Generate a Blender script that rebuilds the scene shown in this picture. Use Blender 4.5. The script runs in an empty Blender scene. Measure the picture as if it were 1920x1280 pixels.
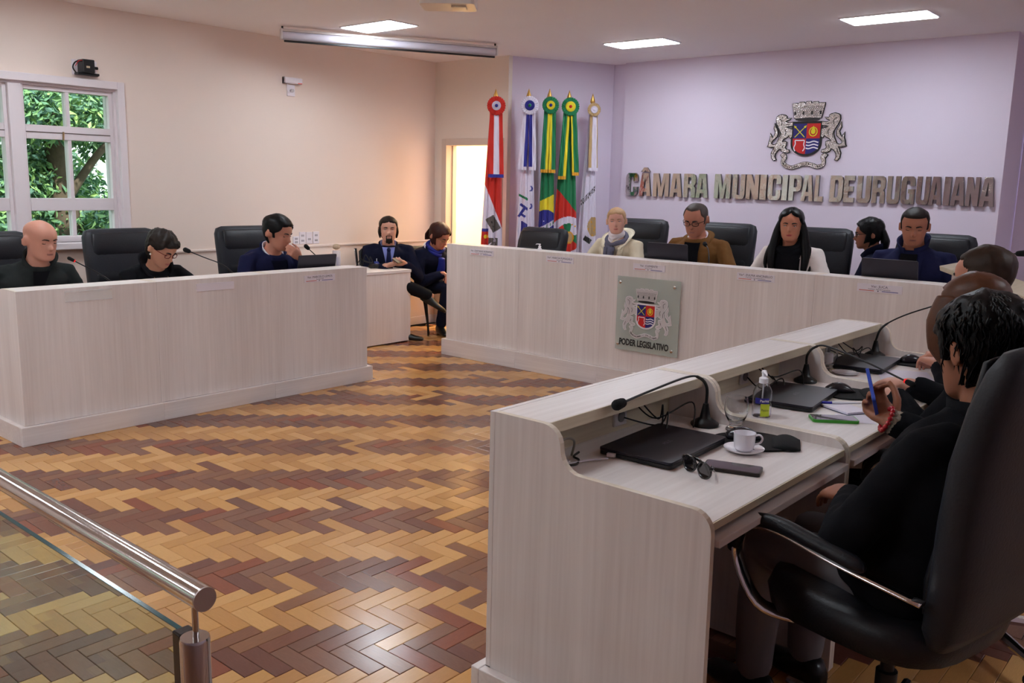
import bpy, math, random
from mathutils import Vector, Matrix, Quaternion, noise
from mathutils.geometry import tessellate_polygon
random.seed(11)
sc = bpy.context.scene
COL = sc.collection
PI = math.pi
V = Vector

# ------------------------------------------------------------------ camera
YAW, PITCH, ROLL, CAM_H = math.radians(40.344), math.radians(10.006), math.radians(-1.345), 1.5125
fw = V((-math.sin(YAW) * math.cos(PITCH), math.cos(YAW) * math.cos(PITCH), -math.sin(PITCH)))
rt = V((math.cos(YAW), math.sin(YAW), 0))
up = rt.cross(fw)
r2 = rt * math.cos(ROLL) - up * math.sin(ROLL)
u2 = rt * math.sin(ROLL) + up * math.cos(ROLL)
cam = bpy.data.cameras.new('camera')
cam.sensor_width = 36.0
cam.lens = 31.386
cam.clip_start = 0.05
co = bpy.data.objects.new('camera', cam)
COL.objects.link(co)
co.matrix_world = Matrix(((r2.x, u2.x, -fw.x, 0), (r2.y, u2.y, -fw.y, 0), (r2.z, u2.z, -fw.z, CAM_H), (0, 0, 0, 1)))
sc.camera = co

# ------------------------------------------------------------------ world, sun, exposure
w = bpy.data.worlds.new('world')
sc.world = w
w.use_nodes = True
bg = w.node_tree.nodes['Background']
bg.inputs[0].default_value = (0.80, 0.93, 1.0, 1)
bg.inputs[1].default_value = 3.0
sun = bpy.data.lights.new('sun', 'SUN')
sun.energy = 7.0
sun.angle = math.radians(1.5)
sun.color = (1.0, 0.95, 0.85)
so = bpy.data.objects.new('sun', sun)
COL.objects.link(so)
so.rotation_euler = V((-0.72, 0.25, -0.65)).to_track_quat('-Z', 'Y').to_euler()
sc.view_settings.view_transform = 'Standard'
sc.view_settings.look = 'None'
sc.view_settings.exposure = 0.0
sc.view_settings.gamma = 1.0
sc.view_settings.use_curve_mapping = False
sc.cycles.max_bounces = 14
sc.cycles.diffuse_bounces = 10
LED_POWER = 37.0          # watts of each ceiling panel
LED_COLOR = (0.84, 0.92, 1.0)
HALL_POWER = 200.0        # lamp in the corridor behind the open door
HALL_COLOR = (1.0, 0.80, 0.52)

# ------------------------------------------------------------------ materials
def lin(c):
    return tuple((x / 255 / 12.92) if x / 255 <= 0.04045 else ((x / 255 + 0.055) / 1.055) ** 2.4 for x in c[:3]) + (1.0,)
MATS = {}
def mat(name, col, rough=0.5, metal=0.0, var=0.0, vs=8.0, bump=0.0, bs=60.0, coat=0.0, trans=0.0, ior=1.45, emit=None, es=0.0, spec=0.5, alpha=1.0, sheen=0.0, sss=0.0):
    if name in MATS:
        return MATS[name]
    m = bpy.data.materials.new(name)
    m.use_nodes = True
    nt = m.node_tree
    b = nt.nodes['Principled BSDF']
    c = lin(col)
    b.inputs['Base Color'].default_value = c
    b.inputs['Roughness'].default_value = rough
    b.inputs['Metallic'].default_value = metal
    b.inputs['Coat Weight'].default_value = coat
    b.inputs['Transmission Weight'].default_value = trans
    b.inputs['IOR'].default_value = ior
    b.inputs['Specular IOR Level'].default_value = spec
    b.inputs['Alpha'].default_value = alpha
    b.inputs['Sheen Weight'].default_value = sheen
    if sss:
        b.inputs['Subsurface Weight'].default_value = sss
        b.inputs['Subsurface Radius'].default_value = (0.02, 0.008, 0.004)
        b.inputs['Subsurface Scale'].default_value = 0.3
    if emit:
        b.inputs['Emission Color'].default_value = lin(emit)
        b.inputs['Emission Strength'].default_value = es
    if var or bump:
        tc = nt.nodes.new('ShaderNodeTexCoord')
    if var:
        n = nt.nodes.new('ShaderNodeTexNoise')
        n.inputs['Scale'].default_value = vs
        n.inputs['Detail'].default_value = 4
        nt.links.new(tc.outputs['Object'], n.inputs['Vector'])
        mx = nt.nodes.new('ShaderNodeMix')
        mx.data_type = 'RGBA'
        mx.inputs[6].default_value = tuple(max(0, x * (1 - var)) for x in c[:3]) + (1,)
        mx.inputs[7].default_value = tuple(min(1, x * (1 + var)) for x in c[:3]) + (1,)
        nt.links.new(n.outputs[0], mx.inputs[0])
        nt.links.new(mx.outputs[2], b.inputs['Base Color'])
    if bump:
        n2 = nt.nodes.new('ShaderNodeTexNoise')
        n2.inputs['Scale'].default_value = bs
        n2.inputs['Detail'].default_value = 3
        nt.links.new(tc.outputs['Object'], n2.inputs['Vector'])
        bp = nt.nodes.new('ShaderNodeBump')
        bp.inputs['Strength'].default_value = bump
        bp.inputs['Distance'].default_value = 0.01
        nt.links.new(n2.outputs[0], bp.inputs['Height'])
        nt.links.new(bp.outputs[0], b.inputs['Normal'])
    MATS[name] = m
    return m

def laminate(axis, dark=(212, 202, 198), light=(234, 227, 224), rough=0.42, tag=''):
    name = 'laminate_' + axis + tag
    if name in MATS:
        return MATS[name]
    m = bpy.data.materials.new(name)
    m.use_nodes = True
    nt = m.node_tree
    b = nt.nodes['Principled BSDF']
    b.inputs['Roughness'].default_value = rough
    tc = nt.nodes.new('ShaderNodeTexCoord')
    outs = []
    for s_across, s_along, det in ((9.0, 0.5, 3), (75.0, 2.2, 4)):
        mp = nt.nodes.new('ShaderNodeMapping')
        sc_ = [s_across] * 3
        sc_['XYZ'.index(axis)] = s_along
        mp.inputs['Scale'].default_value = sc_
        nt.links.new(tc.outputs['Object'], mp.inputs[0])
        n = nt.nodes.new('ShaderNodeTexNoise')
        n.inputs['Scale'].default_value = 1.0
        n.inputs['Detail'].default_value = det
        nt.links.new(mp.outputs[0], n.inputs['Vector'])
        outs.append(n.outputs[0])
    mth = nt.nodes.new('ShaderNodeMix')
    mth.data_type = 'FLOAT'
    mth.inputs[0].default_value = 0.45
    nt.links.new(outs[0], mth.inputs[2])
    nt.links.new(outs[1], mth.inputs[3])
    cr = nt.nodes.new('ShaderNodeValToRGB')
    cr.color_ramp.elements[0].position = 0.28
    cr.color_ramp.elements[0].color = lin(dark)
    cr.color_ramp.elements[1].position = 0.68
    cr.color_ramp.elements[1].color = lin(light)
    nt.links.new(mth.outputs[0], cr.inputs[0])
    nt.links.new(cr.outputs[0], b.inputs['Base Color'])
    bp = nt.nodes.new('ShaderNodeBump')
    bp.inputs['Strength'].default_value = 0.06
    bp.inputs['Distance'].default_value = 0.003
    nt.links.new(outs[1], bp.inputs['Height'])
    nt.links.new(bp.outputs[0], b.inputs['Normal'])
    MATS[name] = m
    return m

def parquet(name, col, k=0.16):
    m = bpy.data.materials.new(name)
    m.use_nodes = True
    nt = m.node_tree
    b = nt.nodes['Principled BSDF']
    uvn = nt.nodes.new('ShaderNodeUVMap')
    oi = nt.nodes.new('ShaderNodeObjectInfo')
    add = nt.nodes.new('ShaderNodeVectorMath')
    add.operation = 'ADD'
    mul = nt.nodes.new('ShaderNodeMath')
    mul.operation = 'MULTIPLY'
    mul.inputs[1].default_value = 37.0
    nt.links.new(oi.outputs['Random'], mul.inputs[0])
    nt.links.new(uvn.outputs[0], add.inputs[0])
    nt.links.new(mul.outputs[0], add.inputs[1])
    mp = nt.nodes.new('ShaderNodeMapping')
    mp.inputs['Scale'].default_value = (90, 7, 1)
    nt.links.new(add.outputs[0], mp.inputs[0])
    n = nt.nodes.new('ShaderNodeTexNoise')
    n.inputs['Detail'].default_value = 4
    nt.links.new(mp.outputs[0], n.inputs['Vector'])
    c = lin(col)
    mx = nt.nodes.new('ShaderNodeMix')
    mx.data_type = 'RGBA'
    mx.inputs[6].default_value = tuple(x * (1 - k * 1.6) for x in c[:3]) + (1,)
    mx.inputs[7].default_value = tuple(min(1, x * (1 + k)) for x in c[:3]) + (1,)
    nt.links.new(n.outputs[0], mx.inputs[0])
    nt.links.new(mx.outputs[2], b.inputs['Base Color'])
    tc = nt.nodes.new('ShaderNodeNewGeometry')
    n2 = nt.nodes.new('ShaderNodeTexNoise')
    n2.inputs['Scale'].default_value = 3.0
    n2.inputs['Detail'].default_value = 5
    nt.links.new(tc.outputs['Position'], n2.inputs['Vector'])
    mr = nt.nodes.new('ShaderNodeMapRange')
    mr.inputs[1].default_value = 0.3
    mr.inputs[2].default_value = 0.7
    mr.inputs[3].default_value = 0.20
    mr.inputs[4].default_value = 0.27
    nt.links.new(n2.outputs[0], mr.inputs[0])
    nt.links.new(mr.outputs[0], b.inputs['Roughness'])
    n3 = nt.nodes.new('ShaderNodeTexNoise')
    n3.inputs['Scale'].default_value = 14
    nt.links.new(tc.outputs['Position'], n3.inputs['Vector'])
    bp = nt.nodes.new('ShaderNodeBump')
    bp.inputs['Strength'].default_value = 0.02
    bp.inputs['Distance'].default_value = 0.01
    nt.links.new(n3.outputs[0], bp.inputs['Height'])
    nt.links.new(bp.outputs[0], b.inputs['Normal'])
    return m

# ------------------------------------------------------------------ mesh builder
WM = {}
def wm(o):
    return WM.get(o.name, Matrix.Identity(4)) if o else Matrix.Identity(4)

class MB:
    def __init__(s):
        s.v, s.f, s.m, s.uv = [], [], [], {}
    def face(s, idx, mi=0):
        s.f.append(tuple(idx)); s.m.append(mi)
    def add(s, pts):
        b = len(s.v); s.v.extend(V(p) for p in pts); return b
    def box(s, x0, x1, y0, y1, z0, z1, mi=0):
        b = s.add([(x0, y0, z0), (x1, y0, z0), (x1, y1, z0), (x0, y1, z0), (x0, y0, z1), (x1, y0, z1), (x1, y1, z1), (x0, y1, z1)])
        for q in ((0, 3, 2, 1), (4, 5, 6, 7), (0, 1, 5, 4), (1, 2, 6, 5), (2, 3, 7, 6), (3, 0, 4, 7)):
            s.face([b + i for i in q], mi)
        return s
    def obox(s, c, ax, ay, az, mi=0):       # oriented box: centre and three half-axis vectors
        c, ax, ay, az = V(c), V(ax), V(ay), V(az)
        b = s.add([c + ax * i + ay * j + az * k for k in (-1, 1) for (i, j) in ((-1, -1), (1, -1), (1, 1), (-1, 1))])
        for q in ((0, 3, 2, 1), (4, 5, 6, 7), (0, 1, 5, 4), (1, 2, 6, 5), (2, 3, 7, 6), (3, 0, 4, 7)):
            s.face([b + i for i in q], mi)
        return s
    def loft(s, rings, cap=True, closed=True, mi=0, loop=False):
        n = len(rings[0]); bs = [s.add(r) for r in rings]
        R = len(rings)
        for i in range(R if loop else R - 1):
            a, c = bs[i], bs[(i + 1) % R]
            for j in range(n if closed else n - 1):
                k = (j + 1) % n
                s.face((a + j, a + k, c + k, c + j), mi)
        if cap and not loop:
            s.face([bs[0] + j for j in range(n)][::-1], mi)
            s.face([bs[-1] + j for j in range(n)], mi)
        return s
    def tube(s, pts, rad, n=8, mi=0, cap=True, flat=None, upv=None):
        pts = [V(p) for p in pts]
        if not isinstance(rad, (list, tuple)):
            rad = [rad] * len(pts)
        rings = []; prev = None
        for i, p in enumerate(pts):
            t = (pts[min(i + 1, len(pts) - 1)] - pts[max(i - 1, 0)])
            if t.length < 1e-9: t = V((0, 0, 1))
            t.normalize()
            if prev is None:
                a = V(upv) if upv else (V((0, 0, 1)) if abs(t.z) < 0.9 else V((1, 0, 0)))
                nx = (a - t * a.dot(t)).normalized()
            else:
                nx = prev - t * prev.dot(t)
                nx = nx.normalized() if nx.length > 1e-6 else t.orthogonal().normalized()
            prev = nx; ny = t.cross(nx)
            r = rad[i]; ra, rb = (r if isinstance(r, (tuple, list)) else (r, r))
            if flat: ra, rb = ra * flat[0], rb * flat[1]
            rings.append([p + nx * (ra * math.cos(2 * PI * j / n)) + ny * (rb * math.sin(2 * PI * j / n)) for j in range(n)])
        return s.loft(rings, cap=cap, mi=mi)
    def capsule(s, pts, rad, n=10, mi=0):
        pts = [V(p) for p in pts]
        if not isinstance(rad, (list, tuple)): rad = [rad] * len(pts)
        d0 = (pts[0] - pts[1]).normalized(); d1 = (pts[-1] - pts[-2]).normalized()
        P, Rr = [], []
        for a in (1.0, 0.87, 0.5):
            P.append(pts[0] + d0 * rad[0] * a); Rr.append(max(0.0008, rad[0] * math.sqrt(max(0, 1 - a * a))))
        P += pts; Rr += list(rad)
        for a in (0.5, 0.87, 1.0):
            P.append(pts[-1] + d1 * rad[-1] * a); Rr.append(max(0.0008, rad[-1] * math.sqrt(max(0, 1 - a * a))))
        return s.tube(P, Rr, n, mi)
    def lathe(s, prof, c=(0, 0, 0), n=20, mi=0, M=None, cap=True):
        c = V(c); rings = []
        for r, z in prof:
            ring = [V((r * math.cos(2 * PI * j / n), r * math.sin(2 * PI * j / n), z)) for j in range(n)]
            rings.append([(M @ p if M else p) + c for p in ring])
        return s.loft(rings, cap=cap, mi=mi)
    def ball(s, c, r, n=12, k=8, mi=0, M=None):
        if not isinstance(r, (tuple, list)): r = (r, r, r)
        c = V(c); rings = []
        for i in range(k + 1):
            a = PI * (i + 0.03) / (k + 0.06) - PI / 2
            ring = [V((r[0] * math.cos(a) * math.cos(2 * PI * j / n), r[1] * math.cos(a) * math.sin(2 * PI * j / n), r[2] * math.sin(a))) for j in range(n)]
            rings.append([(M @ p if M else p) + c for p in ring])
        return s.loft(rings, mi=mi)
    def prism(s, poly, w0, w1, fn, mi=0, holes=(), mi_side=None):
        loops = [list(poly)] + [list(h) for h in holes]
        tris = tessellate_polygon([[V((p[0], p[1], 0)) for p in L] for L in loops])
        flat = [p for L in loops for p in L]
        b0 = s.add([fn(p[0], p[1], w0) for p in flat]); b1 = s.add([fn(p[0], p[1], w1) for p in flat])
        for t in tris:
            s.face([b0 + i for i in t], mi); s.face([b1 + i for i in t][::-1], mi)
        o = 0
        for L in loops:
            n = len(L)
            for j in range(n):
                k = (j + 1) % n
                s.face((b0 + o + j, b0 + o + k, b1 + o + k, b1 + o + j), mi if mi_side is None else mi_side)
            o += n
        return s
    def patch(s, grid, mi=0):
        R, n = len(grid), len(grid[0]); b = s.add([p for r in grid for p in r])
        for i in range(R - 1):
            for j in range(n - 1):
                s.face((b + i * n + j, b + i * n + j + 1, b + (i + 1) * n + j + 1, b + (i + 1) * n + j), mi(i, j) if callable(mi) else mi)
        return s
    def mesh(s, name, mats, smooth=False):
        me = bpy.data.meshes.new(name)
        me.from_pydata([tuple(p) for p in s.v], [], s.f)
        for m in (mats if isinstance(mats, (list, tuple)) else [mats]):
            me.materials.append(m)
        if any(s.m): me.polygons.foreach_set('material_index', s.m)
        if smooth: me.polygons.foreach_set('use_smooth', [True] * len(me.polygons))
        me.validate(clean_customdata=False)
        import bmesh
        bm = bmesh.new(); bm.from_mesh(me)
        bmesh.ops.recalc_face_normals(bm, faces=bm.faces)
        bm.to_mesh(me); bm.free()
        return me
    def build(s, name, mats, parent=None, smooth=False, bevel=0.0, world=True, origin=None, sharp=None):
        """link the collected shapes as ONE mesh object; coordinates are world ones unless world=False"""
        if parent is not None:
            if world:
                Mi = wm(parent).inverted(); s.v = [Mi @ p for p in s.v]
            M = Matrix.Identity(4)
        else:
            if origin is None:
                xs = [p.x for p in s.v]; ys = [p.y for p in s.v]; zs = [p.z for p in s.v]
                origin = V(((min(xs) + max(xs)) / 2, (min(ys) + max(ys)) / 2, min(zs)))
            origin = V(origin); s.v = [p - origin for p in s.v]
            M = Matrix.Translation(origin)
        o = bpy.data.objects.new(name, s.mesh(name, mats, smooth))
        COL.objects.link(o)
        if parent is not None: o.parent = parent
        else: o.location = M.translation
        WM[o.name] = wm(parent) @ M
        if bevel:
            bv = o.modifiers.new('bevel', 'BEVEL'); bv.width = bevel; bv.segments = 2; bv.limit_method = 'ANGLE'; bv.angle_limit = math.radians(40)
        if sharp:
            o.data.set_sharp_from_angle(angle=math.radians(sharp))
        return o

def tag(o, label, cat, group=None):
    o['label'] = label; o['category'] = cat
    if group: o['group'] = group
    return o
def structure(o):
    o['kind'] = 'structure'; return o
def empty(name, loc=(0, 0, 0), rz=0.0, label=None, cat=None, group=None):
    o = bpy.data.objects.new(name, None); COL.objects.link(o)
    o.empty_display_size = 0.05
    o.location = loc; o.rotation_euler = (0, 0, rz)
    WM[o.name] = Matrix.Translation(V(loc)) @ Matrix.Rotation(rz, 4, 'Z')
    if label: tag(o, label, cat, group)
    return o
def children(o):
    return [c for c in COL.objects if c.parent == o]
def copy_tree(o, parent=None):
    c = o.copy(); COL.objects.link(c); c.parent = parent
    for ch in children(o): copy_tree(ch, c)
    return c
def place(o, loc, rz, label, cat, group=None):
    o.location = loc; o.rotation_euler = (0, 0, rz)
    WM[o.name] = Matrix.Translation(V(loc)) @ Matrix.Rotation(rz, 4, 'Z')
    return tag(o, label, cat, group)
def arc(cx, cy, r, a0, a1, n=6):
    return [(cx + r * math.cos(math.radians(a0 + (a1 - a0) * i / n)), cy + r * math.sin(math.radians(a0 + (a1 - a0) * i / n))) for i in range(n + 1)]
def bez(p0, p1, p2, p3, n=10):
    p0, p1, p2, p3 = V(p0), V(p1), V(p2), V(p3)
    return [p0 * (1 - t) ** 3 + p1 * 3 * t * (1 - t) ** 2 + p2 * 3 * t * t * (1 - t) + p3 * t ** 3 for t in [i / n for i in range(n + 1)]]
def spline(pts, n=6):
    pts = [V(p) for p in pts]; out = []
    for i in range(len(pts) - 1):
        p0, p1, p2, p3 = pts[max(i - 1, 0)], pts[i], pts[i + 1], pts[min(i + 2, len(pts) - 1)]
        for k in range(n):
            t = k / n
            out.append(0.5 * ((2 * p1) + (p2 - p0) * t + (2 * p0 - 5 * p1 + 4 * p2 - p3) * t * t + (3 * p1 - p0 - 3 * p2 + p3) * t ** 3))
    out.append(pts[-1]); return out
def text_mesh(body, size, fn, depth=0.001, offset=0.0, width=None, mi=0, mb=None, align='CENTER', shear=0.0):
    """flat lettering: the glyph mesh of a font curve, mapped by fn(u, v, w) and collected into mb"""
    cu = bpy.data.curves.new('t', 'FONT')
    cu.body = body; cu.size = size; cu.offset = offset; cu.align_x = align; cu.align_y = 'CENTER'; cu.extrude = depth; cu.resolution_u = 3; cu.shear = shear
    ob = bpy.data.objects.new('t', cu); COL.objects.link(ob)
    bpy.context.view_layer.update()
    me = bpy.data.meshes.new_from_object(ob.evaluated_get(bpy.context.evaluated_depsgraph_get()))
    mb = mb or MB()
    k = 1.0
    if width and len(me.vertices):
        xs = [v.co.x for v in me.vertices]; k = width / (max(xs) - min(xs))
    b = mb.add([fn(v.co.x * k, v.co.y, v.co.z) for v in me.vertices])
    for p in me.polygons: mb.face([b + i for i in p.vertices], mi)
    bpy.data.objects.remove(ob); bpy.data.curves.remove(cu); bpy.data.meshes.remove(me)
    return mb
# ================================================================== THE SETTING
CEIL = 2.745
M_wall_l = mat('wall_paint_peach', (234, 218, 207), 0.75, var=0.02, vs=2)
M_wall_d = mat('wall_paint_cream', (236, 226, 214), 0.75, var=0.02, vs=2)
M_wall_w = mat('wall_paint_white', (224, 212, 229), 0.7, var=0.015, vs=2)
M_ceil = mat('ceiling_paint', (246, 242, 242), 0.8, var=0.02, vs=1.5)
M_trim = mat('white_gloss_paint', (228, 219, 222), 0.4, var=0.02, vs=5)
M_base = mat('floor_screed', (46, 28, 20), 0.8, var=0.2, vs=10)
M_farfloor = mat('floor_far', (140, 96, 66), 0.35, var=0.3, vs=12)
LAMZ, LAMY, LAMX = laminate('Z'), laminate('Y'), laminate('X')
LAMC = laminate('Y', (188, 174, 146), (214, 202, 176), 0.45, 'cream')
LAMCX = laminate('X', (188, 174, 146), (214, 202, 176), 0.45, 'creamx')

# --- floor: herringbone parquet, blocks of 1 x 3 modules of 67 mm
S = 0.067
OX, OY = -47.43, 28.97
LIGHTS = [parquet('parquet_light_%d' % i, c, 0.10) for i, c in enumerate([(196, 144, 84), (188, 136, 78), (202, 152, 94), (182, 130, 76), (206, 156, 96)])]
DARKS = [parquet('parquet_dark_%d' % i, c, 0.16) for i, c in enumerate([(122, 76, 58), (130, 86, 64), (110, 68, 56), (136, 92, 66), (134, 72, 50), (116, 78, 62), (126, 86, 68)])]
PM = LIGHTS + DARKS
floor = MB().box(-7.6, 3.0, -8.0, 9.2, -0.12, -0.0235).build('floor', M_base)
structure(floor)
SW = {('X', 1, 6), ('X', 6, -1), ('X', 15, 2), ('Y', 9, -3), ('Y', 11, 5), ('X', 10, 9), ('Y', 6, 12), ('Y', 16, -2), ('X', -2, 9)}
def inview(p):
    d = V(p) - V((0, 0, CAM_H)); z = d.dot(fw)
    if z < 0.3: return None
    return (960 + 1673.9 * d.dot(r2) / z, 640 - 1673.9 * d.dot(u2) / z, z)
def open_floor(x, y):
    if x < -5.16 and y < 4.45: return False
    if y > 5.54 and x > -5.55: return False
    if x < -6.2: return False
    if x > -1.66 and y > 1.78: return False
    return True
blocks = []
rng = random.Random(5)
for a in range(-22, 26):
    for k in range(-130, 140):
        for kind in 'YX':
            bx, by = (k - 3 * a, k + 3 * a) if kind == 'Y' else (k - 3 * a + 1, k + 3 * a)
            wx, wy = (1, 3) if kind == 'Y' else (3, 1)
            X0, Y0 = (bx + OX) * S, (by + OY) * S
            cx, cy = X0 + wx * S / 2, Y0 + wy * S / 2
            if not (-6.90 < X0 and X0 + wx * S < 1.6 and -1.2 < Y0 and Y0 + wy * S < 6.98): continue
            light = (a % 2 == 0)
            if (kind, bx, by) in SW or rng.random() < 0.035: light = not light
            mi = rng.randrange(5) if light else 5 + rng.randrange(7)
            blocks.append((kind, cx, cy, mi, rng.uniform(-0.0004, 0.0004)))
def block_geo(mb, cx, cy, hx, hy, z, mi, kind, seed):
    g = 0.0009; c = 0.0014
    x0, x1, y0, y1 = cx - hx + g, cx + hx - g, cy - hy + g, cy + hy - g
    b = mb.add([(x0, y0, z - 0.022), (x1, y0, z - 0.022), (x1, y1, z - 0.022), (x0, y1, z - 0.022), (x0, y0, z - c), (x1, y0, z - c), (x1, y1, z - c), (x0, y1, z - c),
                (x0 + c, y0 + c, z), (x1 - c, y0 + c, z), (x1 - c, y1 - c, z), (x0 + c, y1 - c, z)])
    for q in ((8, 9, 10, 11), (4, 5, 9, 8), (5, 6, 10, 9), (6, 7, 11, 10), (7, 4, 8, 11), (0, 1, 5, 4), (1, 2, 6, 5), (2, 3, 7, 6), (3, 0, 4, 7)):
        mb.face([b + i for i in q], mi)
def uv_blocks(me, swap_of=None, off=None):
    uvl = me.uv_layers.new(name='UVMap')
    for p in me.polygons:
        bi = p.index // 9
        sw, (ou, ov) = (swap_of[bi], off[bi]) if swap_of else (False, (0, 0))
        for li in p.loop_indices:
            c = me.vertices[me.loops[li].vertex_index].co
            uvl.data[li].uv = ((c.y + ou, c.x + ov) if sw else (c.x + ou, c.y + ov))
scored = []
for i, (kind, cx, cy, mi, dz) in enumerate(blocks):
    q = inview((cx, cy, 0))
    if q and -20 < q[0] < 1940 and q[1] < 1300 and open_floor(cx, cy): scored.append((q[2], i))
scored.sort()
parts = {i for _, i in scored[:300]}
protos = {}
for i in sorted(parts):
    kind, cx, cy, mi, dz = blocks[i]
    if mi not in protos:
        mb = MB(); block_geo(mb, 0, 0, S / 2, 1.5 * S, 0, 0, 'Y', 0)
        me = mb.mesh('parquet_block', PM[mi]); uv_blocks(me); protos[mi] = me
    o = bpy.data.objects.new('parquet_block', protos[mi]); COL.objects.link(o)
    o.parent = floor
    fo = WM[floor.name].translation
    o.location = (cx - fo.x, cy - fo.y, dz - fo.z)
    o.rotation_euler = (0, 0, 0 if kind == 'Y' else PI / 2)
mb = MB(); sws, offs = [], []
for i, (kind, cx, cy, mi, dz) in enumerate(blocks):
    if i in parts: continue
    hx, hy = (S / 2, 1.5 * S) if kind == 'Y' else (1.5 * S, S / 2)
    block_geo(mb, cx, cy, hx, hy, dz, mi, kind, i)
    sws.append(kind == 'X'); offs.append((rng.uniform(0, 40), rng.uniform(0, 40)))
me = bpy.data.meshes.new('parquet_field')
fo = WM[floor.name].translation
me.from_pydata([tuple(p - fo) for p in mb.v], [], mb.f)
for m_ in PM: me.materials.append(m_)
me.polygons.foreach_set('material_index', mb.m)
uv_blocks(me, sws, offs)
o = bpy.data.objects.new('parquet_field', me); COL.objects.link(o); o.parent = floor; o['kind'] = 'stuff'
mb = MB().box(-6.9, 3.0, -8, -1.15, -0.022, 0.0).box(1.55, 3.0, -1.15, 8.4, -0.022, 0)
mb.build('floor_rear', M_farfloor, floor)

# --- left wall with its windows
def wall_x(mb, x0, x1, ya, yb, holes, z1=CEIL):
    y = ya
    for (h0, h1, s0, s1) in sorted(holes):
        mb.box(x0, x1, y, h0, 0, z1); mb.box(x0, x1, h0, h1, 0, s0); mb.box(x0, x1, h0, h1, s1, z1); y = h1
    mb.box(x0, x1, y, yb, 0, z1)
WINS = [(1.92, 3.41, 1.0, 2.165), (-1.0, 0.49, 1.0, 2.165), (-3.9, -2.41, 1.0, 2.165), (-6.8, -5.31, 1.0, 2.165)]
mb = MB(); wall_x(mb, -7.15, -6.95, -8.0, 6.84, WINS)
structure(mb.build('wall_left', M_wall_l))
mb = MB().box(-7.15, -6.76, 6.84, 6.96, 0, CEIL).box(-6.02, -5.93, 6.84, 6.96, 0, CEIL).box(-6.76, -6.02, 6.84, 6.96, 1.90, CEIL)
structure(mb.build('wall_doorway', M_wall_d))
mb = MB()
b = mb.add([(-5.955, 6.84, 0), (-5.44, 7.935, 0), (-5.56, 8.0, 0), (-6.075, 6.9, 0), (-5.955, 6.84, CEIL), (-5.44, 7.935, CEIL), (-5.56, 8.0, CEIL), (-6.075, 6.9, CEIL)])
for q in ((0, 3, 2, 1), (4, 5, 6, 7), (0, 1, 5, 4), (1, 2, 6, 5), (2, 3, 7, 6), (3, 0, 4, 7)): mb.face([b + i for i in q])
structure(mb.build('wall_angled', M_wall_w))
structure(MB().box(-5.5, -1.71, 7.95, 8.5, 0, CEIL).build('wall_back', M_wall_w))
structure(MB().box(-5.265, -1.705, 7.885, 7.949, 0, CEIL).build('wall_back_panel', M_wall_w))
structure(MB().box(-1.7, 3.2, 8.44, 8.6, 0, CEIL).build('wall_back_recess', M_wall_w))
structure(MB().box(3.0, 3.2, -8, 8.6, 0, CEIL).build('wall_right', M_wall_w))
structure(MB().box(-7.15, 3.2, -8.2, -8.0, 0, CEIL).build('wall_rear', M_wall_w))
structure(MB().box(-8.3, 3.2, -8.2, 9.3, CEIL, CEIL + 0.15).build('ceiling', M_ceil))
# corridor behind the open door
mb = MB().box(-8.3, -8.2, 6.96, 9.3, 0, CEIL).box(-8.2, -5.6, 9.2, 9.3, 0, CEIL).box(-5.7, -5.6, 8.0, 9.2, 0, CEIL).box(-8.3, -7.15, 6.84, 6.96, 0, CEIL)
structure(mb.build('wall_corridor', mat('corridor_paint', (240, 226, 196), 0.8)))
hl = bpy.data.lights.new('corridor_lamp', 'AREA'); hl.shape = 'RECTANGLE'; hl.size = 1.6; hl.size_y = 1.2; hl.energy = HALL_POWER; hl.color = HALL_COLOR
ho = bpy.data.objects.new('corridor_lamp', hl); COL.objects.link(ho); ho.location = (-6.9, 8.1, 2.68)
# door casing and leaf
mb = MB().box(-6.82, -6.752, 6.81, 6.972, 0, 1.96).box(-6.028, -5.975, 6.81, 6.972, 0, 1.96).box(-6.752, -6.028, 6.81, 6.972, 1.892, 1.96)
structure(mb.build('trim_1', mat('door_casing', (214, 200, 186), 0.5), bevel=0.004))
dr = structure(empty('door_1', (-6.74, 6.985, 0)))
MB().box(-7.56, -6.80, 6.975, 7.010, 0.01, 1.89).build('door_leaf', mat('door_paint', (222, 206, 180), 0.45), dr, bevel=0.002)
MB().box(-6.7515, -6.737, 6.90, 6.935, 0.0, 1.89).build('door_stop', mat('door_casing', (214, 200, 186), 0.5), dr)
for z in (0.3, 1.0, 1.65): MB().tube([(-6.775, 6.985, z), (-6.775, 6.985, z + 0.09)], 0.008, 8).build('hinge', mat('hinge_steel', (150, 140, 120), 0.4, 0.9), dr)
# trims
structure(MB().box(-6.95, -6.935, 3.47, 6.84, 0.884, 0.904).build('trim_2', mat('rail_paint', (234, 220, 212), 0.5), bevel=0.004))
structure(MB().box(-6.95, -6.93, -8, 6.84, 0, 0.085).build('baseboard_left', M_trim, bevel=0.004))
structure(MB().box(-6.95, -6.82, 6.82, 6.84, 0, 0.085).build('baseboard_doorway', M_trim, bevel=0.004))
structure(MB().box(-5.0, -1.35, 6.25, 7.88, 0, 0.10).build('platform', laminate('X', (120, 84, 60), (150, 108, 78), 0.4, 'platform'), bevel=0.004))

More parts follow.
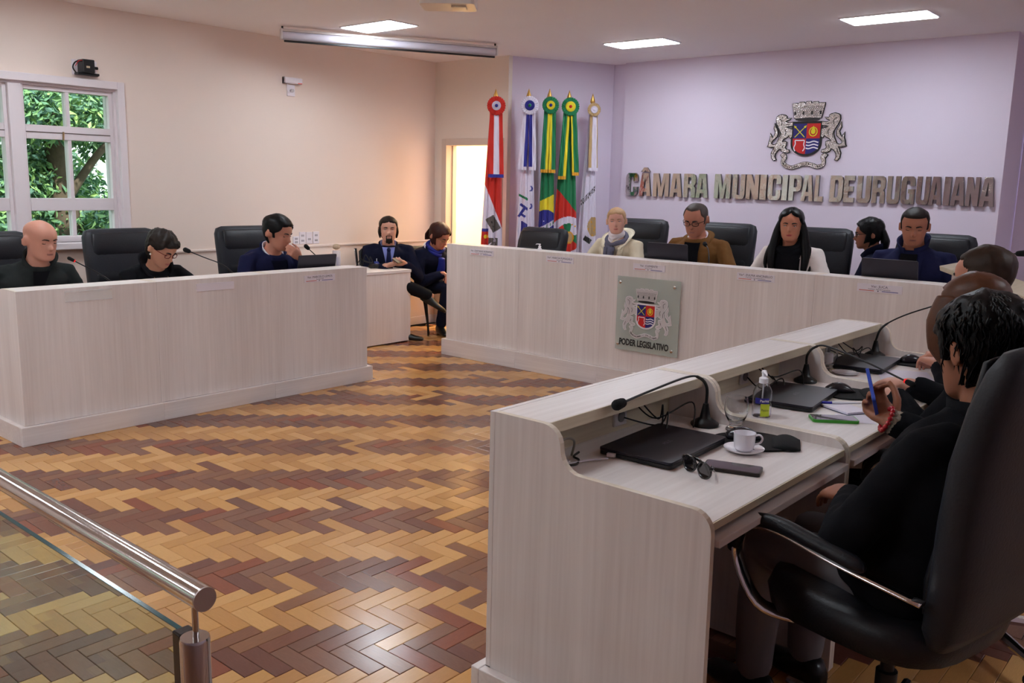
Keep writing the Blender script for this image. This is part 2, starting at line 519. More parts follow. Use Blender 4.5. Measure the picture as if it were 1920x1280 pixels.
# --- windows
M_glass = mat('window_glass', (240, 250, 246), 0.02, trans=1.0, ior=1.01, spec=0.3)
def window(i, ya, yb, za, zb):
    w_ = structure(empty('window_%d' % i, (-6.95, (ya + yb) / 2, za)))
    X0, X1 = -7.06, -6.98
    mb = MB().box(-6.97, -6.915, ya - 0.045, ya + 0.012, za - 0.05, zb + 0.045).box(-6.97, -6.915, yb - 0.012, yb + 0.045, za - 0.05, zb + 0.045)
    mb.box(-6.97, -6.915, ya + 0.012, yb - 0.012, zb - 0.012, zb + 0.045)
    mb.build('casing', M_trim, w_, bevel=0.004)
    MB().box(-7.12, -6.88, ya - 0.06, yb + 0.06, za - 0.05, za).build('sill', M_trim, w_, bevel=0.006)
    MB().box(-7.13, -6.955, ya, ya + 0.03, za, zb).box(-7.13, -6.955, yb - 0.03, yb, za, zb).box(-7.13, -6.955, ya + 0.03, yb - 0.03, zb - 0.03, zb).build('jamb', M_trim, w_)
    ym = (ya + yb) / 2
    MB().box(-7.1, -6.945, ym - 0.045, ym + 0.045, za, zb - 0.03).build('mullion', M_trim, w_, bevel=0.004)
    rows = [(za, za + 0.035 + 0.02, za + 0.235, za + 0.28), None]
    for (s0, s1) in ((ya + 0.03, ym - 0.045), (ym + 0.045, yb - 0.03)):
        panes = [(1.045, 1.236), (1.328, 1.757), (1.857, 2.105)]
        g = 0.027
        mb = MB()
        mb.box(X0, X1, s0, s0 + g, za, zb - 0.03).box(X0, X1, s1 - g, s1, za, zb - 0.03)
        edges = [za, 1.045, 1.236, 1.328, 1.757, 1.857, 2.105, zb - 0.03]
        for j in (0, 2, 4, 6): mb.box(X0, X1, s0 + g, s1 - g, edges[j], edges[j + 1])
        ws = mb.build('sash', M_trim, w_, bevel=0.003)
        sm = (s0 + s1) / 2
        MB().box(X0 + 0.005, X1 + 0.004, s0 + g, s1 - g, 1.803, 1.809).build('sash_joint', mat('joint_dark', (90, 76, 70), 0.8), ws)
        for (z0, z1) in panes:
            MB().box(X0 + 0.01, X1 - 0.005, sm - 0.014, sm + 0.014, z0, z1).build('muntin', M_trim, ws, bevel=0.002)
            for (p0, p1) in ((s0 + g, sm - 0.014), (sm + 0.014, s1 - g)):
                MB().box(-7.026, -7.022, p0, p1, z0, z1).build('pane', M_glass, ws)
    MB().tube([(-6.975, ym + 0.33, 1.755), (-6.965, ym + 0.33, 1.815)], 0.007, 6).build('latch', mat('latch_brass', (170, 150, 120), 0.4, 0.8), w_)
for i, W in enumerate(WINS): window(i + 1, *W)

# --- ceiling panels (the diffuser gives off the light; those out of view are added fill)
M_led = mat('led_diffuser', (255, 255, 255), 0.6)
_b = M_led.node_tree.nodes['Principled BSDF']
_b.inputs['Emission Color'].default_value = LED_COLOR + (1,)
_b.inputs['Emission Strength'].default_value = LED_POWER
M_ledf = mat('led_frame', (235, 235, 240), 0.4)
SEEN = [(-5.76, 5.02, 'white glowing ceiling panel between screen housing and projector'), (-4.43, 6.86, 'white glowing ceiling panel over the blonde woman and the flags'), (-2.32, 6.80, 'white glowing ceiling panel over the wall crest')]
FILL_PANELS = [(-3.9, 0.9), (-3.9, -1.2), (-5.76, 2.6), (-5.76, 0.2), (-2.3, 2.3), (0.6, 4.6), (-2.3, -0.9), (-5.76, -2.2), (2.0, 6.6), (2.2, 3.0), (-3.6, -3.2), (-5.0, -5.4)]  # unseen panels added to brighten the desk fronts and the room
for (x, y, lb) in SEEN + [(x, y, 'added white glowing ceiling panel outside the picture, brightening the room') for x, y in FILL_PANELS]:
    t = empty('ceiling_light', (x, y, CEIL - 0.012), 0, lb, 'light', 'ceiling panels')
    MB().box(x - 0.305, x + 0.305, y - 0.155, y + 0.155, CEIL - 0.008, CEIL).build('frame', M_ledf, t)
    MB().box(x - 0.292, x + 0.292, y - 0.142, y + 0.142, CEIL - 0.012, CEIL - 0.0081).build('diffuser', M_led, t)
# ================================================================== OUTSIDE THE WINDOWS
structure(MB().box(-30, -7.16, -20, 25, -0.8, -0.7).build('ground_outside', mat('lawn', (80, 110, 60), 0.9, var=0.3, vs=3)))
structure(MB().box(-22.2, -22.0, -20, 30, -0.7, 5.5).build('wall_neighbour', mat('neighbour_paint', (206, 212, 214), 0.8, var=0.05)))
M_leaf = [mat('leaf_%d' % i, c, 0.45, spec=0.4, var=0.25, vs=30) for i, c in enumerate([(104, 142, 112), (126, 164, 112), (164, 196, 124), (92, 124, 110)])]
M_bark = mat('bark', (92, 78, 66), 0.9, var=0.35, vs=14, bump=0.5, bs=25)
def leaf_cloud(rng, blobs, n, size):
    mb = MB()
    for _ in range(n):
        c, r = rng.choice(blobs)
        while True:
            d = V((rng.uniform(-1, 1), rng.uniform(-1, 1), rng.uniform(-1, 1)))
            if 0.25 < d.length < 1: break
        p = V(c) + V((d.x * r[0], d.y * r[1], d.z * r[2]))
        ax = V((rng.uniform(-1, 1), rng.uniform(-1, 1), rng.uniform(-1.2, 0.3))).normalized()
        sd = ax.orthogonal().normalized(); sd.rotate(Quaternion(ax, rng.uniform(0, 6.28)))
        L = size * rng.uniform(0.7, 1.4); W = L * 0.2
        nrm = ax.cross(sd) * (L * 0.12)
        b = mb.add([p, p + ax * L * 0.45 + sd * W + nrm, p + ax * L, p + ax * L * 0.45 - sd * W + nrm])
        mb.face((b, b + 1, b + 2, b + 3), rng.choice((0, 0, 1, 1, 2, 3)))
    return mb
def tree(label, base, trunk, limbs, blobs, n, size, seed):
    rg = random.Random(seed)
    t = empty('tree', base, 0, label, 'tree', 'trees outside the window')
    mb = MB().tube(spline(trunk[0], 5), [trunk[1][0] + (trunk[1][1] - trunk[1][0]) * i / (5 * (len(trunk[0]) - 1)) for i in range(5 * (len(trunk[0]) - 1) + 1)], 10)
    mb.build('trunk', M_bark, t, smooth=True)
    for L in limbs: MB().tube(spline(L, 5), [0.055 - 0.04 * i / (5 * (len(L) - 1)) for i in range(5 * (len(L) - 1) + 1)], 8).build('branch', M_bark, t, smooth=True)
    o = leaf_cloud(rg, blobs, n, size).build('foliage', M_leaf, t); o['kind'] = 'stuff'
tree('leafy green tree with forked trunk seen through the right window sash', (-10.6, 4.55, -0.7),
     ([(-10.6, 4.55, -0.7), (-10.6, 4.6, 0.6), (-10.65, 4.5, 1.4), (-10.6, 4.45, 2.4), (-10.7, 4.3, 3.6)], (0.17, 0.09)),
     [[(-10.62, 4.55, 1.2), (-10.5, 4.9, 1.75), (-10.45, 5.3, 2.1), (-10.5, 5.7, 2.25)], [(-10.6, 4.5, 2.2), (-10.5, 4.1, 2.6), (-10.6, 3.7, 3.1)], [(-10.6, 4.5, 1.7), (-10.4, 4.8, 2.4), (-10.5, 5.0, 3.0)]],
     [((-10.5, 4.6, 2.75), (0.9, 1.5, 0.55)), ((-10.9, 3.9, 1.9), (0.6, 0.6, 0.6)), ((-10.4, 5.1, 1.0), (0.6, 0.5, 0.35)), ((-10.9, 4.3, 0.8), (0.6, 1.0, 0.5)), ((-10.3, 4.3, 2.2), (0.5, 0.6, 0.35)), ((-11.2, 5.3, 2.2), (0.6, 0.5, 0.5)), ((-10.9, 4.2, 1.4), (0.5, 0.5, 0.4))], 16000, 0.10, 3)
tree('pale feathery tree seen through the left window sash', (-12.4, 4.3, -0.7),
     ([(-12.4, 4.3, -0.7), (-12.4, 4.35, 0.8), (-12.5, 4.2, 2.2), (-12.4, 4.1, 3.8)], (0.2, 0.08)),
     [[(-12.45, 4.3, 1.4), (-12.2, 3.7, 2.1), (-12.3, 3.1, 2.5)], [(-12.45, 4.25, 1.9), (-12.3, 5.0, 2.5), (-12.3, 5.6, 2.7)]],
     [((-12.4, 4.2, 2.9), (1.3, 1.8, 0.8)), ((-12.6, 3.4, 1.6), (0.9, 0.9, 0.8)), ((-12.7, 5.2, 1.3), (0.8, 0.7, 0.6)), ((-12.6, 4.2, 0.5), (0.9, 1.5, 0.6)), ((-12.5, 2.6, 2.4), (0.9, 0.9, 0.9))], 16000, 0.11, 4)
for i, (bx, by) in enumerate(((-12.5, -0.5), (-12.0, -6.5))):
    tree('leafy green tree beyond the picture, by the rear windows', (bx, by, -0.7), ([(bx, by, -0.7), (bx, by + 0.1, 1.0), (bx - 0.1, by, 3.2)], (0.2, 0.1)), [], [((bx, by, 2.6), (1.2, 2.0, 1.1)), ((bx, by + 0.5, 1.3), (0.8, 1.6, 0.8))], 1800, 0.2, 9 + i)
# ================================================================== DESKS
def desk_module(label, P, s0, s1, H, D, ph, group, along, ends=(False, False)):
    """one desk unit: outer face at u=0, user side at larger u; s runs along the row"""
    la = LAMY if along == 'Y' else LAMX
    lc = LAMC if along == 'Y' else LAMCX
    root = empty('desk', P(0.3, (s0 + s1) / 2, 0), 0, label, 'desk', group)
    def bx(name, m, u0, u1, a, b, z0, z1, bev=0.002):
        p, q = P(u0, a, z0), P(u1, b, z1)
        MB().box(min(p[0], q[0]), max(p[0], q[0]), min(p[1], q[1]), max(p[1], q[1]), z0, z1).build(name, m, root, bevel=bev)
    t = 0.018
    bx('front_panel', LAMZ, 0, t, s0 + 0.0004, s1 - 0.0004, ph, H, 0.0012)
    bx('plinth', la, -0.03, -0.0005, s0 - (0.03 if ends[0] else 0), s1 + (0.03 if ends[1] else 0), 0, ph, 0.003)
    prof = [(0.0182, 0.001), (0.0182, H)] + [(0.190 + 0.060 * math.sin(math.radians(a)), H - 0.060 + 0.060 * math.cos(math.radians(a))) for a in range(0, 91, 15)]
    z2 = D + 0.029
    fr = H - 0.06 - z2
    rr = 0.062
    prof += [(0.250, z2 + rr)] + [(0.250 + rr - rr * math.cos(math.radians(a)), z2 + rr - rr * math.sin(math.radians(a))) for a in range(15, 91, 15)]
    prof += [(0.645, z2)] + [(0.645 + 0.055 * math.sin(math.radians(a)), z2 - 0.055 + 0.055 * math.cos(math.radians(a))) for a in range(15, 91, 15)] + [(0.706, 0.001)]
    for a in (s0 + 0.001, s1 - t - 0.001):
        MB().prism(prof, a, a + t, lambda u, z, s_: P(u, s_, z), 0, mi_side=1).build('side_panel', [LAMZ, laminate('Z', (206, 192, 172), (228, 216, 198), 0.4, 'edge')], root)
    if ends[0]: bx('side_plinth', la, -0.0, 0.706, s0 - 0.03, s0, 0, ph, 0.003)
    if ends[1]: bx('side_plinth', la, -0.0, 0.706, s1, s1 + 0.03, 0, ph, 0.003)
    a, b = s0 + t + 0.002, s1 - t - 0.002
    bx('shelf', la, 0.0182, 0.196, a, b, H - 0.030, H - 0.0006)
    bx('shelf_edge', lc, 0.1965, 0.200, a, b, H - 0.034, H - 0.001, 0)
    bx('niche_rail', lc, 0.115, 0.130, a, b, H - 0.062, H - 0.031, 0)
    bx('niche_back', lc, 0.060, 0.075, a, b, D + 0.0005, H - 0.031, 0)
    bx('desktop', la, 0.045, 0.690, a, b, D - 0.020, D)
    bx('desktop_edge', lc, 0.6905, 0.694, a, b, D - 0.020, D - 0.0005, 0)
    bx('keyboard_tray', la, 0.40, 0.712, a + 0.004, b - 0.004, D - 0.060, D - 0.040)
    bx('modesty_panel', LAMZ, 0.09, 0.105, a, b, 0.25, D - 0.062, 0)
    return root
PN = lambda u, s, z: V((-1.62 + u, s, z))
PL_ = lambda u, s, z: V((-5.20 - u, s, z))
PC = lambda u, s, z: V((s, 5.60 + u, z))
NY = [1.82, 2.695, 3.60, 4.46]
desk_module('pale desk unit with coffee cup and sunglasses on it, nearest the camera', PN, NY[0], NY[1], 0.884, 0.735, 0.11, 'near desk row', 'Y', (True, False))
desk_module('pale desk unit with sanitizer bottle and green phone, middle of the near row', PN, NY[1], NY[2], 0.884, 0.735, 0.11, 'near desk row', 'Y')
desk_module('pale desk unit with paper cup and white sheet, far end of the near row', PN, NY[2], NY[3], 0.884, 0.735, 0.11, 'near desk row', 'Y', (False, True))
LY = [1.925, 2.735, 3.555, 4.41]
desk_module('pale desk unit in front of the bald man', PL_, LY[0], LY[1], 0.870, 0.722, 0.11, 'left desk row', 'Y', (True, False))
desk_module('pale desk unit in front of the woman in red glasses', PL_, LY[1], LY[2], 0.870, 0.722, 0.11, 'left desk row', 'Y')
desk_module('pale desk unit in front of the man resting chin on hand', PL_, LY[2], LY[3], 0.870, 0.722, 0.11, 'left desk row', 'Y', (False, True))
CX = [-5.53, -4.70, -3.875, -3.05, -2.225, -1.40]
for i, lb in enumerate(('pale tall desk unit beside the doorway, nameplate at its left end', 'pale tall desk unit below the empty black armchair', 'pale tall desk unit bearing the glass crest panel', 'pale tall desk unit in front of the long haired woman', 'pale tall desk unit in front of the man in navy coat')):
    desk_module(lb, PC, CX[i], CX[i + 1], 0.985, 0.862, 0.143, 'head table row', 'X', (i == 0, i == 4))
# side table against the left wall
t = empty('side_table', (-6.57, 5.15, 0), 0, 'pale low cabinet table against the peach wall, beside seated bearded man', 'table')
MB().box(-6.24, -6.222, 4.50, 5.815, 0.012, 0.664).build('front_panel', LAMZ, t, bevel=0.002)
MB().box(-6.90, -6.2405, 4.50, 4.518, 0.0, 0.664).build('side_panel', LAMZ, t)
MB().box(-6.90, -6.2405, 5.797, 5.815, 0.0, 0.664).build('side_panel', LAMZ, t)
MB().box(-6.92, -6.215, 4.495, 5.82, 0.665, 0.692).build('table_top', LAMY, t, bevel=0.003)

# ================================================================== CHAIRS
M_leather = mat('black_leather', (26, 26, 31), 0.42, var=0.15, vs=20, bump=0.12, bs=140, spec=0.35)
M_leather2 = mat('black_leather_side', (36, 37, 43), 0.5, bump=0.1, bs=140, spec=0.35)
M_chrome = mat('chrome', (215, 212, 210), 0.12, 1.0)
M_blackplastic = mat('black_plastic', (22, 22, 24), 0.4)
def superring(c, ax, ay, hx, hy, n=24, e=3.2):
    out = []
    for j in range(n):
        a = 2 * PI * j / n; ca, sa = math.cos(a), math.sin(a)
        out.append(c + ax * (hx * math.copysign(abs(ca) ** (2 / e), ca)) + ay * (hy * math.copysign(abs(sa) ** (2 / e), sa)))
    return out
def pad(mb, path, halfw, halfd, n=24, e=3.2, mi=0):
    rings = []
    for i, (p, ax, ay) in enumerate(path):
        rings.append(superring(V(p), V(ax), V(ay), halfw[i], halfd[i], n, e))
    mb.loft(rings, mi=mi); return mb
X_ = V((1, 0, 0))
def exec_chair():
    r = empty('office_chair', (0, 0, 0))
    bz = [0.46, 0.50, 0.62, 0.75, 0.88, 1.0, 1.075, 1.115, 1.13]
    by = [-0.225, -0.232, -0.250, -0.258, -0.270, -0.295, -0.318, -0.332, -0.338]
    hw_ = [0.225, 0.245, 0.262, 0.270, 0.274, 0.274, 0.268, 0.250, 0.205]
    hd = [0.030, 0.050, 0.056, 0.058, 0.056, 0.053, 0.050, 0.040, 0.014]
    pad(MB(), [((0, by[i], bz[i]), X_, V((0, 1, 0.12)).normalized()) for i in range(9)], hw_, hd, 28, 4.0).build('backrest', M_leather2, r, smooth=True, world=False)
    # front upholstery: three stitched pads between the wings
    for (z0, z1, dy) in ((0.52, 0.70, 0.050), (0.705, 0.88, 0.054), (0.885, 1.105, 0.050)):
        zz = [z0, z0 + 0.012, (z0 + z1) / 2, z1 - 0.012, z1]
        yy = [by[2] + (by[6] - by[2]) * max(0, (z - 0.62)) / 0.455 + dy for z in zz]
        pad(MB(), [((0, yy[i] - (0.012 if i in (0, 4) else 0), zz[i]), X_, V((0, 1, 0.1)).normalized()) for i in range(5)], [0.218, 0.228, 0.231, 0.228, 0.218], [0.008, 0.016, 0.022, 0.016, 0.008], 24, 3.6).build('back_cushion', M_leather, r, smooth=True, world=False)
    pad(MB(), [((0, 0.02, z), X_, V((0, 1, 0))) for z in (0.405, 0.42, 0.47, 0.505, 0.515)], [0.235, 0.262, 0.272, 0.262, 0.225], [0.225, 0.252, 0.262, 0.25, 0.21], 28, 3.4).build('seat', M_leather, r, smooth=True, world=False)
    for s in (-1, 1):
        pts = spline([(0.285 * s, -0.22, 0.615), (0.30 * s, -0.02, 0.640), (0.305 * s, 0.16, 0.665), (0.302 * s, 0.25, 0.640), (0.295 * s, 0.285, 0.560), (0.275 * s, 0.225, 0.440), (0.20 * s, 0.16, 0.402)], 5)
        a = MB().tube(pts, 0.013, 10, flat=(0.55, 1.45)).build('armrest', M_chrome, r, smooth=True, world=False)
        pts = spline([(0.298 * s, -0.07, 0.652), (0.305 * s, 0.06, 0.672), (0.307 * s, 0.17, 0.683), (0.304 * s, 0.262, 0.652), (0.299 * s, 0.297, 0.575)], 5)
        MB().capsule(pts, [0.016] + [0.021] * (len(pts) - 2) + [0.015], 10).build('arm_pad', M_leather, a, smooth=True, world=False)
    MB().lathe([(0.028, 0.09), (0.028, 0.26), (0.018, 0.262), (0.018, 0.40)], n=14).build('gas_column', M_blackplastic, r, smooth=True, world=False, sharp=40)
    MB().box(-0.13, 0.13, -0.12, 0.12, 0.385, 0.407).build('seat_plate', M_blackplastic, r, world=False)
    mb = MB().lathe([(0.045, 0.07), (0.045, 0.12), (0.03, 0.125)], n=14)
    cas = []
    for k in range(5):
        a = 2 * PI * k / 5 + 0.3
        mb.tube([(0.03 * math.cos(a), 0.03 * math.sin(a), 0.10), (0.30 * math.cos(a), 0.30 * math.sin(a), 0.082)], [0.022, 0.014], 8)
        cas.append((0.295 * math.cos(a), 0.295 * math.sin(a)))
    b_ = mb.build('star_base', M_chrome, r, smooth=True, world=False, sharp=40)
    for (x, y) in cas:
        MB().tube([(x, y, 0.045), (x, y, 0.085)], 0.007, 8, mi=1).tube([(x - 0.013, y, 0.0275), (x + 0.013, y, 0.0275)], 0.027, 14).build('caster', [M_blackplastic, M_chrome], b_, smooth=True, world=False, sharp=40)
    return r
chair0 = exec_chair()
CH = [((-6.02, 2.18, 0), -90, 'black leather office chair behind the bald man'), ((-6.05, 3.09, 0), -90, 'black leather office chair behind the woman in red glasses'),
      ((-6.02, 4.10, 0), -92, 'black leather office chair behind the man resting chin on hand'),
      ((-5.06, 6.04, 0), 178, 'empty black leather office chair standing in front of the flags'),
      ((-4.36, 6.62, 0.10), 186, 'black leather office chair behind the blonde woman'), ((-3.53, 6.62, 0.10), 184, 'black leather office chair behind the man in brown jacket'),
      ((-2.72, 6.62, 0.10), 186, 'black leather office chair behind the long haired woman'), ((-1.86, 6.55, 0.10), 180, 'black leather office chair behind the man in navy coat'),
      ((-0.645, 2.335, 0), 77, 'large black leather office chair with chrome arm in the foreground'), ((-0.62, 3.22, 0), 84, 'black leather office chair of the brown haired woman'),
      ((-0.70, 4.02, 0), 88, 'black leather office chair of the man at the far desk')]
for i, (loc, rz, lb) in enumerate(CH):
    c = chair0 if i == 0 else copy_tree(chair0)
    place(c, loc, math.radians(rz), lb, 'chair', 'black leather office chairs')
    if 'foreground' in lb:
        for ch in children(c):
            if ch.name.startswith('back'): ch.scale = (1.02, 1.0, 1.065)
def visitor_chair():
    r = empty('visitor_chair', (0, 0, 0))
    M = mat('visitor_vinyl', (20, 20, 24), 0.5, bump=0.1, bs=150)
    pad(MB(), [((0, -0.215 - 0.10 * (z - 0.55), z), X_, V((0, 1, 0))) for z in (0.55, 0.57, 0.70, 0.83, 0.855)], [0.18, 0.20, 0.215, 0.21, 0.17], [0.010, 0.020, 0.024, 0.020, 0.008], 20, 3.4).build('backrest', M, r, smooth=True, world=False)
    pad(MB(), [((0, 0.02, z), X_, V((0, 1, 0))) for z in (0.415, 0.425, 0.45, 0.462)], [0.20, 0.225, 0.228, 0.19], [0.19, 0.22, 0.222, 0.18], 20, 3.4).build('seat', M, r, smooth=True, world=False)
    MF = mat('frame_black_metal', (30, 28, 28), 0.35, 0.6)
    for s in (-1, 1):
        MB().tube(spline([(0.235 * s, -0.265, 0.86), (0.235 * s, -0.235, 0.60), (0.235 * s, -0.20, 0.44), (0.24 * s, -0.24, 0.2), (0.245 * s, -0.29, 0.0)], 4), 0.011, 8).build('leg', M_chrome if False else MF, r, smooth=True, world=False)
        MB().tube(spline([(0.235 * s, -0.20, 0.42), (0.235 * s, 0.12, 0.425), (0.24 * s, 0.20, 0.38), (0.245 * s, 0.245, 0.18), (0.25 * s, 0.27, 0.0)], 4), 0.011, 8).build('leg', MF, r, smooth=True, world=False)
    MB().tube([(-0.235, 0.10, 0.41), (0.235, 0.10, 0.41)], 0.009, 8).tube([(-0.235, -0.14, 0.41), (0.235, -0.14, 0.41)], 0.009, 8).build('crossbar', MF, r, smooth=True, world=False)
    MB().tube(spline([(0.242, -0.275, 0.862), (0.242, -0.238, 0.60), (0.242, -0.225, 0.50)], 4), 0.006, 8).build('chrome_edge', M_chrome, r, smooth=True, world=False)
    return r
vc = visitor_chair()
place(vc, (-6.61, 5.93, 0), math.radians(-78), 'black metal visitor chair under the bearded man', 'chair', 'visitor chairs')
place(copy_tree(vc), (-6.55, 6.45, 0), math.radians(-100), 'black metal visitor chair under the woman in blue scarf', 'chair', 'visitor chairs')

# ================================================================== LECTERN
t = empty('lectern', (-1.0, 5.25, 0), 0, 'pale wooden lectern with sloping top beside the head table', 'lectern')
def lx(u, z, s_): return V((u, s_, z))
sp = [(-1.27, 0.0), (-1.27, 1.105), (-0.83, 0.965), (-0.83, 0.0)]
for s_ in (5.02, 5.44): MB().prism(sp, s_, s_ + 0.02, lx).build('side_panel', LAMZ, t)
MB().box(-1.27, -1.25, 5.0405, 5.4395, 0.0, 1.09).build('front_panel', LAMZ, t)
MB().prism([(-1.32, 1.120), (-1.325, 1.145), (-0.78, 0.980), (-0.78, 0.950)], 4.98, 5.50, lx).build('reading_top', LAMC, t, bevel=0.003)
MB().box(-1.22, -0.89, 5.000, 5.008, 0.30, 0.86).build('glass_plate', mat('plate_glass', (206, 226, 216), 0.05, trans=0.85, ior=1.2), t)
for x in (-1.19, -0.92):
    for z in (0.34, 0.82): MB().tube([(x, 4.994, z), (x, 5.02, z)], 0.009, 10).build('standoff', M_chrome, t, smooth=True)

# ================================================================== RAILING IN THE FOREGROUND
M_steel = mat('polished_steel', (196, 190, 188), 0.14, 1.0)
t = empty('handrail', (-2.6, 0.69, 0), 0, 'polished steel handrail with glass panel in the lower left foreground', 'railing')
RZ = 0.862
MB().tube([(-4.6, 0.70, RZ), (-1.205, 0.688, RZ)], 0.0195, 28).build('rail', M_steel, t, smooth=True, sharp=40)
MB().tube([(-1.2045, 0.688, RZ), (-1.201, 0.688, RZ)], 0.0197, 28).build('end_cap', mat('brushed_cap', (170, 160, 158), 0.35, 0.9), t, sharp=40)
for px_ in (-1.235, -3.1):
    MB().tube([(px_, 0.689, 0.788), (px_, 0.689, RZ - 0.012)], 0.0052, 12).build('rod', M_steel, t, smooth=True, sharp=40)
    MB().tube([(px_, 0.687, 0.0), (px_, 0.687, 0.783), (px_, 0.687, 0.788)], [0.024, 0.024, 0.0225], 28).build('post', M_steel, t, smooth=True, sharp=40)
    MB().box(px_ - 0.045, px_ - 0.02, 0.672, 0.702, 0.55, 0.788).build('clamp', mat('clamp_steel', (60, 55, 54), 0.25, 0.9), t, bevel=0.003)
    MB().lathe([(0.05, 0.0), (0.05, 0.008), (0.03, 0.012)], (px_, 0.687, 0), 24).build('foot_plate', M_steel, t, sharp=40)
M_rg = mat('rail_glass', (222, 240, 232), 0.01, trans=1.0, ior=1.12, spec=0.6)
M_rge = mat('glass_edge', (60, 110, 116), 0.15, trans=0.4, ior=1.3)
for (x0, x1) in ((-3.05, -1.262), (-4.55, -3.15)):
    g = MB().box(x0, x1, 0.683, 0.691, 0.12, 0.784).build('glass_panel', M_rg, t)
    MB().box(x0, x1, 0.6828, 0.6912, 0.7842, 0.7862).build('glass_edge', M_rge, g)
# ================================================================== WALL LETTERING
M_mirror = mat('mirror_steel', (205, 196, 188), 0.09, 1.0, bump=0.25, bs=9)
M_msd = mat('letter_side', (110, 104, 104), 0.3, 0.9)
GL = {
 'I': ([(0, 0), (1, 0), (1, 1), (0, 1)], []),
 'L': ([(0, 0), (1, 0), (1, .19), (.44, .19), (.44, 1), (0, 1)], []),
 'E': ([(0, 0), (1, 0), (1, .18), (.42, .18), (.42, .41), (.9, .41), (.9, .6), (.42, .6), (.42, .82), (1, .82), (1, 1), (0, 1)], []),
 'N': ([(0, 0), (.33, 0), (.33, .46), (.62, 0), (1, 0), (1, 1), (.67, 1), (.67, .54), (.38, 1), (0, 1)], []),
 'M': ([(0, 0), (.25, 0), (.25, .66), (.40, 0), (.60, 0), (.75, .66), (.75, 0), (1, 0), (1, 1), (.66, 1), (.5, .40), (.34, 1), (0, 1)], []),
 'A': ([(0, 0), (.32, 0), (.35, .19), (.65, .19), (.68, 0), (1, 0), (.77, 1), (.23, 1)], [[(.39, .35), (.61, .35), (.5, .84)]]),
 'U': ([(0, 1), (0, .2), (.06, .07), (.2, 0), (.8, 0), (.94, .07), (1, .2), (1, 1), (.64, 1), (.64, .21), (.6, .16), (.4, .16), (.36, .21), (.36, 1)], []),
 'C': ([(1, .64), (1, .8), (.94, .93), (.8, 1), (.2, 1), (.06, .93), (0, .8), (0, .2), (.06, .07), (.2, 0), (.8, 0), (.94, .07), (1, .2), (1, .40), (.64, .40), (.64, .21), (.6, .16), (.4, .16), (.36, .21), (.36, .79), (.4, .84), (.6, .84), (.64, .79), (.64, .64)], []),
 'G': ([(1, .66), (1, .8), (.94, .93), (.8, 1), (.2, 1), (.06, .93), (0, .8), (0, .2), (.06, .07), (.2, 0), (.62, 0), (.74, .08), (.76, 0), (1, 0), (1, .54), (.52, .54), (.52, .39), (.64, .39), (.64, .21), (.6, .16), (.4, .16), (.36, .21), (.36, .79), (.4, .84), (.6, .84), (.64, .79), (.64, .66)], []),
 'D': ([(0, 0), (.72, 0), (.92, .06), (1, .2), (1, .8), (.92, .94), (.72, 1), (0, 1)], [[(.36, .17), (.56, .17), (.64, .24), (.64, .76), (.56, .83), (.36, .83)]]),
 'P': ([(0, 0), (.38, 0), (.38, .36), (.72, .36), (.92, .42), (1, .54), (1, .83), (.92, .95), (.72, 1), (0, 1)], [[(.38, .52), (.56, .52), (.64, .57), (.64, .8), (.56, .85), (.38, .85)]]),
 'R': ([(0, 0), (.36, 0), (.36, .41), (.5, .41), (.61, .37), (.64, .27), (.64, 0), (1, 0), (1, .3), (.96, .42), (.84, .48), (.96, .55), (1, .64), (1, .83), (.92, .95), (.72, 1), (0, 1)], [[(.36, .56), (.56, .56), (.64, .6), (.64, .8), (.56, .85), (.36, .85)]]),
}
WORDS = [('C', -5.184, -5.035), ('Â', -5.025, -4.878), ('M', -4.86, -4.671), ('A', -4.664, -4.521), ('R', -4.509, -4.373), ('A', -4.373, -4.237), ('M', -4.175, -4.001), ('U', -3.985, -3.853), ('N', -3.846, -3.716), ('I', -3.709, -3.641), ('C', -3.63, -3.5), ('I', -3.494, -3.438), ('P', -3.428, -3.308), ('A', -3.313, -3.196), ('L', -3.188, -3.107), ('D', -3.052, -2.934), ('E', -2.93, -2.834), ('U', -2.816, -2.695), ('R', -2.687, -2.575), ('U', -2.565, -2.455), ('G', -2.450, -2.336), ('U', -2.328, -2.22), ('A', -2.228, -2.122), ('I', -2.116, -2.062), ('A', -2.06, -1.95), ('N', -1.948, -1.85), ('A', -1.847, -1.735)]
YW = 7.885
sg = empty('wall_lettering', (-3.46, YW, 1.43), 0, 'mirrored steel wall lettering CÂMARA MUNICIPAL DE URUGUAIANA', 'sign')
for ch, x0, x1 in WORDS:
    poly, holes = GL['A' if ch == 'Â' else ch]
    z0, hh = 1.422, 0.228
    tilt = random.uniform(-0.004, 0.004)
    fn = lambda u, v, w_: V((x0 + u * (x1 - x0 - 0.006), YW - w_ - (v - 0.5) * tilt, z0 + v * hh))
    mb = MB()
    mb.prism(poly, 0.006, 0.030, fn, 0, holes, mi_side=1)
    if ch == 'Â': mb.prism([(.12, 1.06), (.36, 1.06), (.5, 1.13), (.64, 1.06), (.88, 1.06), (.62, 1.25), (.38, 1.25)], 0.006, 0.030, fn, 0, mi_side=1)
    mb.build('letter', [M_mirror, M_msd], sg)

